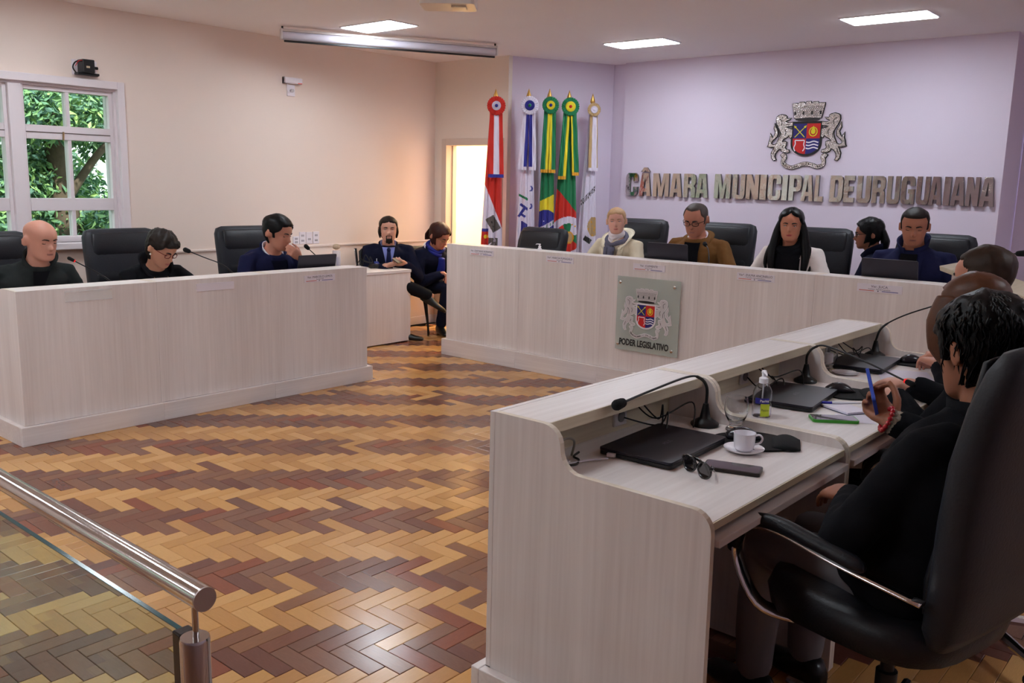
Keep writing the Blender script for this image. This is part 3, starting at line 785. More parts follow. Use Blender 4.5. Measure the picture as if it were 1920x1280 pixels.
# ================================================================== THE CREST (drawn once, used on the wall and on the glass panel)
LION = [(-480, 370), (-455, 348), (-405, 335), (-350, 345), (-322, 366), (-330, 388), (-300, 398), (-258, 388), (-285, 412), (-325, 428), (-340, 442), (-280, 464), (-222, 452), (-222, 505), (-290, 512), (-325, 524), (-285, 542), (-222, 562), (-222, 672), (-250, 690), (-272, 655), (-300, 680), (-345, 700), (-372, 732), (-366, 748), (-330, 740), (-300, 752), (-305, 800), (-320, 830), (-300, 862), (-255, 872), (-245, 900), (-275, 915), (-330, 905), (-370, 885), (-388, 850), (-430, 872), (-468, 930), (-474, 980), (-450, 1020), (-490, 1030), (-520, 990), (-530, 920), (-505, 862), (-484, 822), (-540, 828), (-602, 815), (-588, 796), (-578, 740), (-562, 690), (-568, 615), (-545, 655), (-535, 690), (-505, 650), (-486, 600), (-512, 540), (-507, 465), (-488, 515), (-458, 568), (-447, 602), (-456, 662), (-522, 722), (-546, 770), (-505, 796), (-462, 778), (-424, 700), (-404, 640), (-408, 590), (-440, 530), (-472, 470), (-486, 420)]
def offset(poly, d):
    n = len(poly); A = sum(poly[i][0] * poly[(i + 1) % n][1] - poly[(i + 1) % n][0] * poly[i][1] for i in range(n))
    sg_ = 1 if A > 0 else -1; out = []
    for i in range(n):
        a, b, c = V(poly[i - 1]), V(poly[i]), V(poly[(i + 1) % n])
        e1, e2 = (b - a).normalized(), (c - b).normalized()
        nn = V((e1.y + e2.y, -(e1.x + e2.x)))
        if nn.length < 0.3: nn = V((e1.y, -e1.x))
        out.append(tuple(b + nn.normalized() * d * sg_))
    return out
def flip(poly): return [(-x, y) for x, y in poly]
def strip(pts, th):
    pts = [V(p) for p in pts]; L, R = [], []
    for i, p in enumerate(pts):
        t = (pts[min(i + 1, len(pts) - 1)] - pts[max(i - 1, 0)]).normalized(); n = V((-t.y, t.x)) * th / 2
        L.append(tuple(p + n)); R.append(tuple(p - n))
    return L + R[::-1]
def sp2(pts, n=5): return [(p.x, p.y) for p in spline([(x, y, 0) for x, y in pts], n)]
SHIELD = [(-235, 445), (235, 445)] + [(235, 780)] + [(235 * math.cos(math.radians(a)), 780 + 185 * math.sin(math.radians(a))) for a in range(10, 171, 10)] + [(-235, 780)]
def quarter(sx, top):
    if top: q = [(0, 478), (205, 478), (205, 700), (0, 700)]
    else: q = [(0, 700), (205, 700), (205, 775)] + [(205 * math.cos(math.radians(a)), 775 + 158 * math.sin(math.radians(a))) for a in range(10, 91, 10)]
    return [(x * sx, y) for x, y in q]
crown_top = []
for k in range(5):
    a0 = -250 + k * 106; crown_top += [(a0, 185 - 35 * (1 - ((a0 + 40) / 260.0) ** 2)), (a0 + 72, 185 - 35 * (1 - ((a0 + 40) / 260.0) ** 2)), (a0 + 78, 205 - 30), (a0 + 100, 205 - 30)]
CROWN = crown_top[:-2] + [(246, 200), (205, 395), (120, 412), (0, 420), (-120, 412), (-205, 395)]
RIBBON = sp2([(-372, 972), (-330, 945), (-312, 985), (-340, 1050), (-300, 1105), (-200, 1140), (-110, 1115), (0, 1080), (110, 1095), (200, 1125), (280, 1095), (290, 1030), (270, 985), (290, 950), (338, 972)], 4)
HORSE = sp2([(-60, 890), (-80, 840), (-60, 780), (-65, 730), (-20, 728), (35, 728), (75, 732), (70, 790), (85, 840), (60, 890)], 4)
def crest(root, fn, mats, base=0.004, up_=0.008):
    """mats: backing, metal, dark, red, blue, yellow, white"""
    B, ME, DK, RE, BL, YE, WH = mats
    y2 = lambda P_: [(x, 640 - y) for x, y in P_]
    for nm, P_ in (('lion', LION), ('lion', flip(LION))):
        o = MB().prism(y2(offset(P_, 11)), base, base + up_, fn).build(nm, B, root)
        MB().prism(y2(offset(P_, -2)), base + up_, base + up_ * 1.5, fn).build('relief', ME, o)
        sx = 1 if P_ is LION else -1
        mb = MB()
        for st in ([(-440, 400), (-395, 430), (-400, 500)], [(-380, 385), (-400, 372)], [(-430, 560), (-395, 620), (-400, 690)], [(-340, 560), (-320, 600), (-335, 650)], [(-330, 480), (-270, 488)], [(-470, 850), (-500, 930)], [(-345, 790), (-360, 840)]):
            mb.prism(y2([(x * sx, y) for x, y in strip(sp2(st, 3), 9)]), base + up_ * 1.5, base + up_ * 1.58, fn)
        mb.build('engraving', DK, o)
    o = MB().prism(y2(offset(CROWN, 8)), base, base + up_, fn).build('crown', B, root)
    MB().prism(y2(offset(CROWN, -3)), base + up_, base + up_ * 1.5, fn).build('relief', ME, o)
    mb = MB()
    for x in (-195, -70, 60, 190): mb.prism(y2([(x - 14, 345), (x + 14, 345), (x + 14, 305), (x, 288), (x - 14, 305)]), base + up_ * 1.5, base + up_ * 1.58, fn)
    for r_ in range(7):
        yy = 225 + r_ * 22; hw = 232 - r_ * 5
        mb.prism(y2(strip([(-hw, yy + 6), (0, yy - 12 + 8), (hw, yy + 6)], 3.2)), base + up_ * 1.5, base + up_ * 1.56, fn)
        for c in range(-7, 8):
            x = (c + 0.5 * (r_ % 2)) * 31
            if abs(x) < hw - 10: mb.prism(y2([(x - 1.6, yy), (x + 1.6, yy), (x + 1.6, yy + 20), (x - 1.6, yy + 20)]), base + up_ * 1.5, base + up_ * 1.56, fn)
    mb.build('masonry', DK, o)
    MB().prism(y2([(-195, 400), (-100, 392), (0, 388), (100, 392), (195, 400), (180, 425), (90, 438), (0, 441), (-90, 438), (-180, 425)]), base + up_ * 1.5, base + up_ * 1.6, fn).build('crown_dark_band', DK, o)  # black underside ellipse of the crown, part of its drawing
    o = MB().prism(y2(SHIELD), base, base + up_ * 1.3, fn).build('shield', B if B is not WH else DK, root)
    f0, f1, f2 = base + up_ * 1.3, base + up_ * 1.4, base + up_ * 1.55
    for sx, top, m in ((-1, True, BL), (1, True, RE), (-1, False, RE), (1, False, BL)): MB().prism(y2(quarter(sx, top)), f0, f1, fn).build('quarter', m, o)
    for sx in (-1, 1):
        c = -103
        a, b = (c - 75 * sx, 680), (c + 72 * sx, 530)
        d = V((b[0] - a[0], b[1] - a[1])).normalized(); n = V((-d.y, d.x))
        tip = V(b); P_ = strip([a, b], 11)
        MB().prism(y2(P_), f1, f2, fn).prism(y2([tuple(tip - n * 18), tuple(tip + d * 38), tuple(tip + n * 18), tuple(tip - d * 14)]), f1, f2, fn).build('spear', YE, o)
    mb = MB(); cx, cy = 100, 600
    mb.prism(y2([(cx + 66 * math.cos(a * PI / 12), cy + 72 * math.sin(a * PI / 12)) for a in range(24)]), f1, f2, fn, 0, [y2([(cx + 52 * math.cos(a * PI / 12), cy + 58 * math.sin(a * PI / 12)) for a in range(24)])])
    mb.prism(y2([(cx, 510), (cx + 14, 545), (cx + 34, 585), (cx + 30, 622), (cx, 640), (cx - 30, 622), (cx - 34, 585), (cx - 14, 545)]), f1, f2, fn)
    mb.build('wreath', YE, o)
    MB().prism(y2([(x - 100, y) for x, y in strip(HORSE, 15)]), f1, f2, fn).build('horseshoe', WH, o)
    for k in range(3):
        P_ = [(4 + 186 * i / 16.0, 752 + k * 46 + 9 * math.sin(i / 16.0 * 2.4 * PI)) for i in range(17)]
        MB().prism(y2(strip(P_, 19)), f1, f2, fn).build('wave', WH, o)
    o = MB().prism(y2(strip(RIBBON, 64)), base, base + up_, fn).build('ribbon', B, root)
    MB().prism(y2(strip(RIBBON[1:-1], 52)), base + up_, base + up_ * 1.4, fn).build('relief', ME, o)
    txt = 'URUGUAIANA · 24-2-1843'; mb = MB()
    a_, b_ = 13, len(RIBBON) - 18
    for i, ch in enumerate(txt):
        if ch == ' ': continue
        t = a_ + (b_ - a_) * i / (len(txt) - 1); k = int(t); fr = t - k
        p = V(RIBBON[k]).lerp(V(RIBBON[k + 1]), fr); tg = (V(RIBBON[k + 1]) - V(RIBBON[k])); an = math.atan2(-tg.y, tg.x)
        text_mesh(ch, 44, lambda u, v, w_: fn(p.x + u * math.cos(an) - v * math.sin(an), 640 - p.y + u * math.sin(an) + v * math.cos(an), base + up_ * 1.4 + max(0, w_)), 0.0004, 1.2, mb=mb)
    mb.build('motto', DK, o)
CM = [mat('crest_black', (26, 24, 26), 0.35), mat('crest_steel', (202, 196, 196), 0.16, 1.0, bump=0.6, bs=35), mat('crest_line', (40, 36, 38), 0.4), mat('crest_red', (200, 32, 30), 0.35), mat('crest_blue', (34, 32, 112), 0.35), mat('crest_yellow', (222, 214, 40), 0.4), mat('crest_white', (235, 230, 238), 0.4)]
cr = empty('wall_crest', (-3.31, YW, 1.70), 0, 'steel coat of arms with two lions, crown and shield on white wall', 'crest')
crest(cr, lambda u, v, w_: V((-3.31 + u * 0.00060, YW - w_, 2.005 + v * 0.00058)), CM)

# ================================================================== GLASS PANEL ON THE HEAD TABLE
YB = 5.60
t = empty('crest_panel', (-3.45, YB - 0.03, 0.30), 0, 'frosted glass panel with printed crest and PODER LEGISLATIVO', 'sign')
MB().box(-3.712, -3.176, YB - 0.028, YB - 0.020, 0.306, 0.858).build('glass', mat('frosted_green_glass', (196, 206, 198), 0.12, alpha=0.55, spec=0.6), t, bevel=0.002)
for x in (-3.685, -3.223):
    for z in (0.349, 0.813): MB().lathe([(0.010, 0), (0.010, 0.026), (0.012, 0.026), (0.012, 0.033), (0.009, 0.035)], n=14, M=Matrix.Rotation(PI / 2, 3, 'X'), c=(x, YB, z)).build('standoff', M_chrome, t, smooth=True, sharp=40)
GM = [mat('print_white', (226, 222, 226), 0.5), mat('print_grey', (196, 192, 194), 0.5), mat('print_black', (24, 22, 24), 0.5), CM[3], CM[4], CM[5], CM[6]]
crest(t, lambda u, v, w_: V((-3.452 + u * 0.000365, YB - 0.0281 - w_, 0.601 + v * 0.000365)), GM, 0.0002, 0.002)
mb = text_mesh('PODER LEGISLATIVO', 0.066, lambda u, v, w_: V((-3.462 + u, YB - 0.0286 - max(0, w_), 0.366 + v)), 0.0008, 0.0022, 0.425)
mb.build('wording', GM[2], t)

# ================================================================== NAME PLATES
M_plate = mat('plate_white', (232, 226, 234), 0.25)
M_acr = mat('acrylic', (240, 244, 244), 0.03, alpha=0.22, spec=0.8)
M_ink = mat('plate_ink', (62, 56, 74), 0.6)
M_pr, M_pb = mat('plate_red', (206, 92, 66), 0.5), mat('plate_blue', (74, 78, 150), 0.5)
def plate(label, P, along, sgn, name, sub, sw):
    """P(a, z, w): a along the plate from its reading left, w outwards"""
    t = empty('name_plate', P(0.135, 0, 0.0), 0, label, 'nameplate', 'desk name plates')
    def bx(nm, m, a0, a1, z0, z1, w0, w1, par=t, bev=0):
        p, q = P(a0, z0, w0), P(a1, z1, w1)
        return MB().box(min(p.x, q.x), max(p.x, q.x), min(p.y, q.y), max(p.y, q.y), min(p.z, q.z), max(p.z, q.z)).build(nm, m, par, bevel=bev)
    if name is None:
        bx('holder', M_acr, 0, 0.27, 0, 0.062, 0.0005, 0.003); bx('lip', M_acr, 0, 0.27, 0, 0.004, 0.003, 0.010); bx('lip', M_acr, 0, 0.27, 0.056, 0.06, 0.003, 0.008)
        return t
    bx('card', M_plate, 0, 0.27, 0, 0.050, 0.0005, 0.005, bev=0.0008)
    if not name:
        return t
    bx('red_line', M_pr, 0.014, 0.105, 0.0075, 0.0115, 0.005, 0.0056); bx('blue_line', M_pb, 0.152, 0.248, 0.0075, 0.0115, 0.005, 0.0056)
    bx('star', M_ink, 0.126, 0.132, 0.006, 0.013, 0.005, 0.0056)
    mb = text_mesh(name, 0.021, lambda u, v, w_: P(0.135 + u, 0.0355 + v, 0.0052 + max(0, w_)), 0.0004, 0.0, min(0.245, sw))
    text_mesh(sub, 0.0095, lambda u, v, w_: P(0.135 + u, 0.0195 + v, 0.0052 + max(0, w_)), 0.0004, 0.0, None, mb=mb)
    mb.build('wording', M_ink, t)
for x, nm, sub, sw, lb in ((-5.249, 'Ver. CRISTIANO BONAPAZ', '2º Secretário - Bancada Republicanos', 0.25, 'white nameplate nearest the doorway end of the head table'), (-4.415, 'Verª. MARCIA FUMAGALLI', 'Bancada do PSB', 0.25, 'white nameplate reading MARCIA FUMAGALLI'), (-3.596, 'Ver. CLEMENTE', 'Bancada do PDT', 0.15, 'white nameplate reading CLEMENTE above the crest panel'), (-2.763, 'Verª. ZULMA ANCINELLO', '1ª Secretária - Bancada Republicanos', 0.24, 'white nameplate reading ZULMA ANCINELLO'), (-1.952, 'Ver. JUCA', 'Presidente - Bancada Progressistas', 0.10, 'white nameplate reading JUCA')):
    plate(lb, lambda a, z, w_, x=x: V((x + a, YB - w_, 0.908 + z)), 'X', 1, nm, sub, sw)
for y, nm, sub, sw, lb in ((2.186, None, '', 0, 'empty clear acrylic holder below the bald man'), (3.002, '', '', 0, 'blank white nameplate below the woman in red glasses'), (3.835, 'Ver. MARCELO LEMOS', 'Bancada do PDT', 0.22, 'white nameplate reading MARCELO LEMOS')):
    plate(lb, lambda a, z, w_, y=y: V((-5.20 + w_, y + a, 0.789 + z)), 'Y', 1, nm, sub, sw)

# ================================================================== FLAGS
FR, FF = V((0.69, 0.724, 0)).normalized(), V((0.724, -0.69, 0)).normalized()   # viewer's right and the side shown
def C3(n, c): return mat('flag_' + n, c, 0.8, sheen=0.2, var=0.06, vs=14)
fR, fW, fB, fG, fY, fGo, fBk, fT, fGr = C3('red', (204, 38, 24)), C3('white', (224, 216, 232)), C3('blue', (44, 44, 140)), C3('green', (22, 122, 76)), C3('yellow', (234, 214, 44)), C3('gold', (222, 160, 40)), C3('black', (30, 26, 26)), C3('tan', (190, 158, 112)), C3('grey', (88, 80, 76))
FM = [fR, fW, fB, fG, fY, fGo, fBk, fT, fGr]
R_, W_, B_, G_, Y_, O_, K_, T_, E_ = range(9)
def rrect(x, z, cx, cz, w_, h_, ang):
    c, s = math.cos(ang), math.sin(ang); a, b = (x - cx) * c + (z - cz) * s, -(x - cx) * s + (z - cz) * c
    return abs(a) < w_ / 2 and abs(b) < h_ / 2
def pf1(x, z):
    if rrect(x, z, -0.005, 1.125, 0.09, 0.15, 0.55): return K_ if rrect(x, z, -0.02, 1.14, 0.012, 0.02, 0.55) or rrect(x, z, -0.005, 1.10, 0.012, 0.02, 0.55) else E_
    if x < -0.05 and z < 1.08: return Y_ if (x + 0.075) ** 2 + (z - 1.0) ** 2 < 0.02 ** 2 else (B_ if z > 1.05 else R_)
    if z < 0.99 and x < 0.04 and noise.noise(V((x * 40, z * 40, 1))) > -0.25: return E_
    return W_ if x < (1.50 - z) * 0.42 - 0.09 else R_
def pf2(x, z):
    if x < 0.012:
        if abs(z - (1.405 - 0.5 * (x + 0.07))) < 0.012: return G_
        for cx, cz, w_, h_ in ((-0.02, 1.29, 0.10, 0.025), (-0.045, 1.24, 0.025, 0.11), (-0.035, 1.21, 0.06, 0.022)):
            if rrect(x, z, cx, cz, w_, h_, -0.6): return B_
        if z < 1.13 - 0.6 * (x + 0.0) and x > -0.05 and z < 1.15: return B_
    for cz in (1.47, 1.30):
        if (x - 0.04) ** 2 * 1.6 + (z - cz) ** 2 < 0.028 ** 2 and (x - 0.022) ** 2 * 1.6 + (z - cz - 0.003) ** 2 > 0.024 ** 2: return B_
    return W_
def pf3(x, z):
    if z > 1.385 + 0.5 * x: return G_
    if z > 1.265 - 4.5 * (x + 0.01) ** 2: return Y_
    if abs(z - (1.10 + 0.55 * x)) < 0.026: return (G_ if (int((x + 1) * 120) % 4 == 0 and abs(z - (1.10 + 0.55 * x)) < 0.014) else W_)
    if (x + 0.03) ** 2 + (z - 1.155) ** 2 < 0.006 ** 2 or (x - 0.02) ** 2 + (z - 1.03) ** 2 < 0.006 ** 2: return W_
    return B_
def pf4(x, z):
    d = math.hypot(x - 0.03, (z - 0.99) * 0.95)
    if d < 0.045: return T_
    if d < 0.06: return O_
    if d < 0.135:
        a = math.degrees(math.atan2(z - 0.99, x - 0.03)) % 360
        if 20 < a < 78: return W_ if int(a / 7) % 2 else (O_ if d > 0.12 else W_)
        return G_ if (a < 20 or 78 <= a < 115 or a > 325) else R_
    if d < 0.20: return W_
    return R_ if z < 1.435 - 1.15 * (x + 0.06) else G_
def pf5(x, z):
    k = z - (1.43 + 1.1 * (x - 0.0))
    if abs(k) < 0.03 and x < 0.06:
        q = (x + 1) / 0.0155
        if q % 1 < 0.62 and noise.noise(V((x * 150, z * 110, 7))) > -0.22: return K_
    if rrect(x, z, -0.01, 0.965, 0.085, 0.05, -0.55): return K_
    if ((x - 0.045) / 0.06) ** 2 + ((z - 1.10) / 0.10) ** 2 < 1: return T_ if noise.noise(V((x * 60, z * 60, 3))) < 0.35 else O_
    return W_
def flag(label, bx, by, ztop, pf, wtop, wbot, roscol, rib, fringe, tails, seed, split=0.0):
    base = V((bx, by, 0)); rg = random.Random(seed)
    t = empty('flag', base, 0, label, 'flag', 'flags on poles by the angled wall')
    MB().tube([base, base + V((0, 0, ztop - 0.10))], 0.0125, 12).build('pole', mat('pole_wood', (168, 122, 74), 0.4), t, smooth=True)
    MB().lathe([(0.05, 0), (0.14, 0.0), (0.14, 0.02), (0.03, 0.05), (0.018, 0.06)], base, 20).build('pole_foot', mat('pole_foot', (90, 70, 50), 0.4), t, smooth=True, sharp=40)
    p = base + V((0, 0, ztop))
    MB().loft([superring(p + V((0, 0, dz)), FR, FF, r_, r_ * 0.5, 8, 2) for dz, r_ in ((-0.105, 0.012), (-0.085, 0.026), (-0.06, 0.021), (-0.03, 0.010), (0, 0.001))]).build('finial', mat('brass', (206, 160, 84), 0.3, 0.7), t, smooth=True)
    zr = ztop - 0.165
    rc = base + V((0, 0, zr)) + FF * 0.092
    for (r0, r1, col, dd) in roscol:
        rings = []
        for i in range(6):
            rr_ = r0 + (r1 - r0) * i / 5
            rings.append([rc + FF * (dd + 0.006 * math.sin(j * 2 * PI / 72 * 24) * (i / 5)) + (FR * math.cos(j * 2 * PI / 72) + V((0, 0, 1)) * math.sin(j * 2 * PI / 72)) * (rr_ * (1 + 0.03 * math.sin(j * 2 * PI / 72 * 24 + 1))) for j in range(72)])
        back = [[q - FF * 0.004 for q in r_] for r_ in rings[::-1]]
        MB().loft(rings + back, cap=False, loop=True).build('rosette', FM[col], t, smooth=True)
    MB().ball(rc + FF * (roscol[-1][3] + 0.002), (0.016,) * 3, 12, 8).build('rosette_button', FM[rib[3]], t, smooth=True)
    # ribbon tails
    for (xa, xb, zend, lean) in tails:
        n = 22; grid = []
        for i in range(27):
            f_ = i / 26; z = zr - 0.04 - (zr - 0.04 - zend) * f_
            grid.append([base + FF * (0.075 + 0.006 * math.sin(z * 23 + seed + j * 0.35) + 0.004 * math.sin(j * 0.9)) + FR * ((xa + (xb - xa) * j / (n - 1)) * (0.8 + 0.2 * f_) + lean * f_) + V((0, 0, z)) for j in range(n)])
        back = [[q - FF * 0.003 for q in r_] for r_ in grid]
        mi = lambda i, j: rib[1] if rib[4] <= (xa + (xb - xa) * (j + 0.5) / (n - 1)) <= rib[5] else rib[0]
        mb = MB(); mb.patch(grid, mi); mb.patch(back, mi); mb.build('ribbon', FM, t, smooth=True)
        g2 = [[q + V((0, 0, -0.032 * k_)) + FF * 0.002 for q in grid[-1]] for k_ in (0, 1)]
        mb = MB(); mb.patch(g2); mb.patch([[q - FF * 0.004 for q in r_] for r_ in g2]); mb.build('fringe', FM[fringe], t)
    # the cloth, hanging in folds
    n, rows = 168, 230; rings = []; z0, z1 = ztop - 0.20, 0.50
    for i in range(rows + 1):
        f_ = i / rows; z = z0 + (z1 - z0) * f_
        w_ = (wtop + (wbot - wtop) * min(1, f_ * 1.35) ** 0.9) / 2
        ring = []
        for j in range(n):
            a = 2 * PI * j / n; ca, sa = math.cos(a), math.sin(a)
            fold = 0.010 * math.sin(ca * 9 + seed + z * 1.3) + 0.006 * math.sin(ca * 17 - seed * 2 + z * 2.1)
            ring.append(base + V((0, 0, z)) + FR * (w_ * ca + split * f_) + FF * (sa * 0.045 * (0.6 + 0.6 * f_) + fold * (1 if sa > 0 else 0.6) * (0.5 + f_)))
        rings.append(ring)
    mb = MB(); b = [mb.add(r_) for r_ in rings]
    for i in range(rows):
        z = z0 + (z1 - z0) * (i + 0.5) / rows
        for j in range(n):
            k = (j + 1) % n; a = 2 * PI * (j + 0.5) / n
            w_ = (wtop + (wbot - wtop) * min(1, (i + 0.5) / rows * 1.35) ** 0.9) / 2
            mb.face((b[i] + j, b[i] + k, b[i + 1] + k, b[i + 1] + j), pf(w_ * math.cos(a) + split * (i + .5) / rows, z))
    mb.face([b[0] + j for j in range(n)][::-1], pf(0, z0)); mb.face([b[-1] + j for j in range(n)], pf(0, z1))
    mb.build('cloth', FM, t, smooth=True)
flag('red and white flag on a pole beside the doorway', -5.86, 6.575, 2.403, pf1, 0.10, 0.21, [(0.02, 0.088, R_, 0), (0.01, 0.043, W_, 0.008)], (R_, W_, 0, B_, -0.028, 0.03), B_, [(-0.075, 0.075, 1.60, 0.01)], 1, -0.02)
flag('white flag with blue lettering and stars, blue ribbon', -5.711, 6.89, 2.425, pf2, 0.08, 0.19, [(0.02, 0.088, W_, 0), (0.01, 0.048, B_, 0.008)], (W_, B_, 0, G_, -0.034, 0.034), W_, [(-0.085, 0.0, 1.68, -0.012), (0.0, 0.075, 1.68, 0.006)], 2)
flag('green and yellow national flag with blue globe', -5.615, 7.094, 2.439, pf3, 0.09, 0.16, [(0.02, 0.082, G_, 0), (0.01, 0.042, Y_, 0.008)], (G_, Y_, 0, B_, -0.03, 0.026), O_, [(-0.075, 0.0, 1.66, -0.006), (0.0, 0.07, 1.66, 0.0)], 3)
flag('green and red state flag with round white emblem', -5.522, 7.291, 2.438, pf4, 0.10, 0.25, [(0.02, 0.088, G_, 0), (0.01, 0.050, Y_, 0.008)], (G_, Y_, 0, R_, -0.032, 0.03), O_, [(-0.08, 0.0, 1.60, -0.02), (0.01, 0.08, 1.64, 0.03)], 4)
flag('white flag with dark lettering and beige ribbon, beside the blonde woman', -5.409, 7.532, 2.423, pf5, 0.06, 0.20, [(0.02, 0.066, T_, 0), (0.01, 0.036, W_, 0.008)], (T_, W_, 0, W_, -0.012, 0.04), W_, [(-0.045, 0.05, 1.69, 0.01)], 5, -0.02)
# ================================================================== THINGS ON THE DESKS
DT = 0.757
M_lap = mat('laptop_lid', (46, 44, 52), 0.32, 0.55, var=0.05, vs=6)
M_lapb = mat('laptop_base', (24, 23, 26), 0.45)
M_logo = mat('laptop_logo', (120, 118, 124), 0.3, 0.8)
def rounded_rect(w_, d_, r_, n=4):
    out = []
    for cx, cy, a in ((w_ / 2 - r_, d_ / 2 - r_, 0), (-w_ / 2 + r_, d_ / 2 - r_, 90), (-w_ / 2 + r_, -d_ / 2 + r_, 180), (w_ / 2 - r_, -d_ / 2 + r_, 270)): out += arc(cx, cy, r_, a, a + 90, n)
    return out
def closed_laptop(label, x, y, rz):
    t = empty('laptop', (x, y, DT), rz, label, 'laptop', 'closed laptops')
    F = lambda u, v, z: V((u, v, z))
    MB().prism(rounded_rect(0.362, 0.236, 0.012), 0.003, 0.013, F).build('base', M_lapb, t, world=False)
    MB().prism(rounded_rect(0.364, 0.238, 0.012), 0.0145, 0.0225, F).build('lid', M_lap, t, world=False, bevel=0.0015)
    MB().box(-0.13, 0.13, 0.108, 0.120, 0.010, 0.018).build('hinge', M_lapb, t, world=False)
    text_mesh('ASUS', 0.022, lambda u, v, z: V((u, v - 0.01, 0.0226 + max(0, z))), 0.0001, 0.0002).build('logo', M_logo, t, world=False)
    mb = MB()
    for sx in (-0.15, 0.15):
        for sy in (-0.09, 0.09): mb.tube([(sx, sy, 0), (sx, sy, 0.0031)], 0.006, 8)
    mb.build('foot', M_lapb, t, world=False)
closed_laptop('closed dark laptop on the nearest desk, left of the coffee cup', -1.292, 2.222, math.radians(92.5))
closed_laptop('closed dark laptop behind the sanitizer bottle on the middle desk', -1.282, 3.115, math.radians(97))
closed_laptop('closed dark laptop on the far desk beside a drinking glass', -1.325, 3.975, math.radians(95))
def open_laptop(label, loc, rz, tilt):
    t = empty('laptop', loc, rz, label, 'laptop', 'open laptops')
    F = lambda u, v, z: V((u, v, z))
    MB().prism(rounded_rect(0.345, 0.235, 0.01), 0.0, 0.016, F).build('base', M_lapb, t, world=False)
    c, s = math.cos(tilt), math.sin(tilt)
    G = lambda u, v, w_: V((u, 0.112 + v * s + w_ * c, 0.018 + v * c - w_ * s))
    MB().prism([(x, y + 0.113) for x, y in rounded_rect(0.345, 0.226, 0.01)], 0.0, 0.007, G).build('screen', mat('laptop_back', (52, 50, 58), 0.35, 0.5), t, world=False)
    MB().prism([(x, y + 0.113) for x, y in rounded_rect(0.325, 0.195, 0.004)], -0.0008, -0.0001, G).build('display', mat('display_dark', (16, 18, 24), 0.15), t, world=False)
open_laptop('open laptop in front of the man in brown jacket', (-3.455, 5.97, 0.862), PI, math.radians(8))
open_laptop('open laptop in front of the man in navy coat', (-1.84, 5.97, 0.862), PI, math.radians(12))
open_laptop('open laptop in front of the man resting chin on hand', (-5.58, 4.125, 0.722), math.radians(-90), math.radians(12))

# gooseneck microphones
M_mic = mat('mic_black', (18, 18, 20), 0.4)
M_foam = mat('mic_foam', (14, 14, 16), 0.95, bump=0.8, bs=400)
def microphone(label, base, path, red=False):
    base = V(base)
    t = empty('microphone', base, 0, label, 'microphone', 'gooseneck microphones')
    MB().lathe([(0.045, 0), (0.047, 0.004), (0.046, 0.010), (0.030, 0.020), (0.018, 0.027), (0.013, 0.055), (0.009, 0.075)], base, 24).build('base', M_mic, t, smooth=True, sharp=50)
    pts = spline([base + V((0, 0, 0.06))] + [V(p) for p in path], 8)
    n = len(pts)
    MB().tube(pts, [0.0052 if i < n * 0.45 else 0.0036 for i in range(n)], 10).build('gooseneck', M_mic, t, smooth=True)
    d = (pts[-1] - pts[-2]).normalized()
    if red: MB().tube([pts[-1] - d * 0.002, pts[-1] + d * 0.010], 0.0085, 14).build('light_ring', mat('mic_red', (200, 20, 24), 0.4, emit=(255, 20, 20), es=0.6), t, smooth=True, sharp=40)
    MB().capsule([pts[-1] + d * 0.010, pts[-1] + d * 0.036], [0.0145, 0.0165] if not red else [0.010, 0.011], 16).build('windscreen', M_foam, t, smooth=True)
microphone('black gooseneck microphone on the nearest desk, reaching over the laptop', (-1.335, 2.545, DT), [(-1.335, 2.545, 0.885), (-1.34, 2.50, 0.925), (-1.345, 2.42, 0.938), (-1.35, 2.20, 0.925), (-1.352, 2.075, 0.915)])
microphone('black gooseneck microphone on the middle desk, bent towards the man', (-1.37, 3.436, DT), [(-1.37, 3.436, 0.87), (-1.345, 3.445, 0.905), (-1.29, 3.445, 0.915), (-1.10, 3.36, 0.888), (-0.93, 3.27, 0.858)], True)
microphone('black gooseneck microphone on the far desk, behind the paper cup', (-1.37, 4.245, DT), [(-1.37, 4.245, 0.84), (-1.35, 4.26, 0.90), (-1.27, 4.29, 0.96), (-1.12, 4.33, 1.03), (-0.98, 4.36, 1.09)])
microphone('black gooseneck microphone between bald man and woman in red glasses', (-5.56, 2.64, 0.722), [(-5.56, 2.64, 0.83), (-5.57, 2.56, 0.90), (-5.58, 2.47, 0.955), (-5.585, 2.42, 0.985)], True)
microphone('black gooseneck microphone beside the woman in red glasses', (-5.56, 3.52, 0.722), [(-5.56, 3.51, 0.83), (-5.56, 3.42, 0.91), (-5.57, 3.28, 0.97), (-5.57, 3.18, 1.012)])
microphone('black gooseneck microphone beside the open laptop on the left row', (-5.60, 4.335, 0.722), [(-5.60, 4.33, 0.83), (-5.60, 4.29, 0.90), (-5.60, 4.22, 0.955), (-5.60, 4.18, 0.988)])
microphone('black gooseneck microphone in front of the man in brown jacket', (-3.17, 5.93, 0.862), [(-3.17, 5.95, 0.95), (-3.20, 6.0, 1.03), (-3.24, 6.05, 1.075), (-3.27, 6.08, 1.09)])
microphone('black gooseneck microphone on the sloping lectern top', (-1.10, 5.25, 1.075), [(-1.10, 5.25, 1.16), (-1.09, 5.25, 1.19), (-1.06, 5.25, 1.21), (-1.03, 5.25, 1.215)])

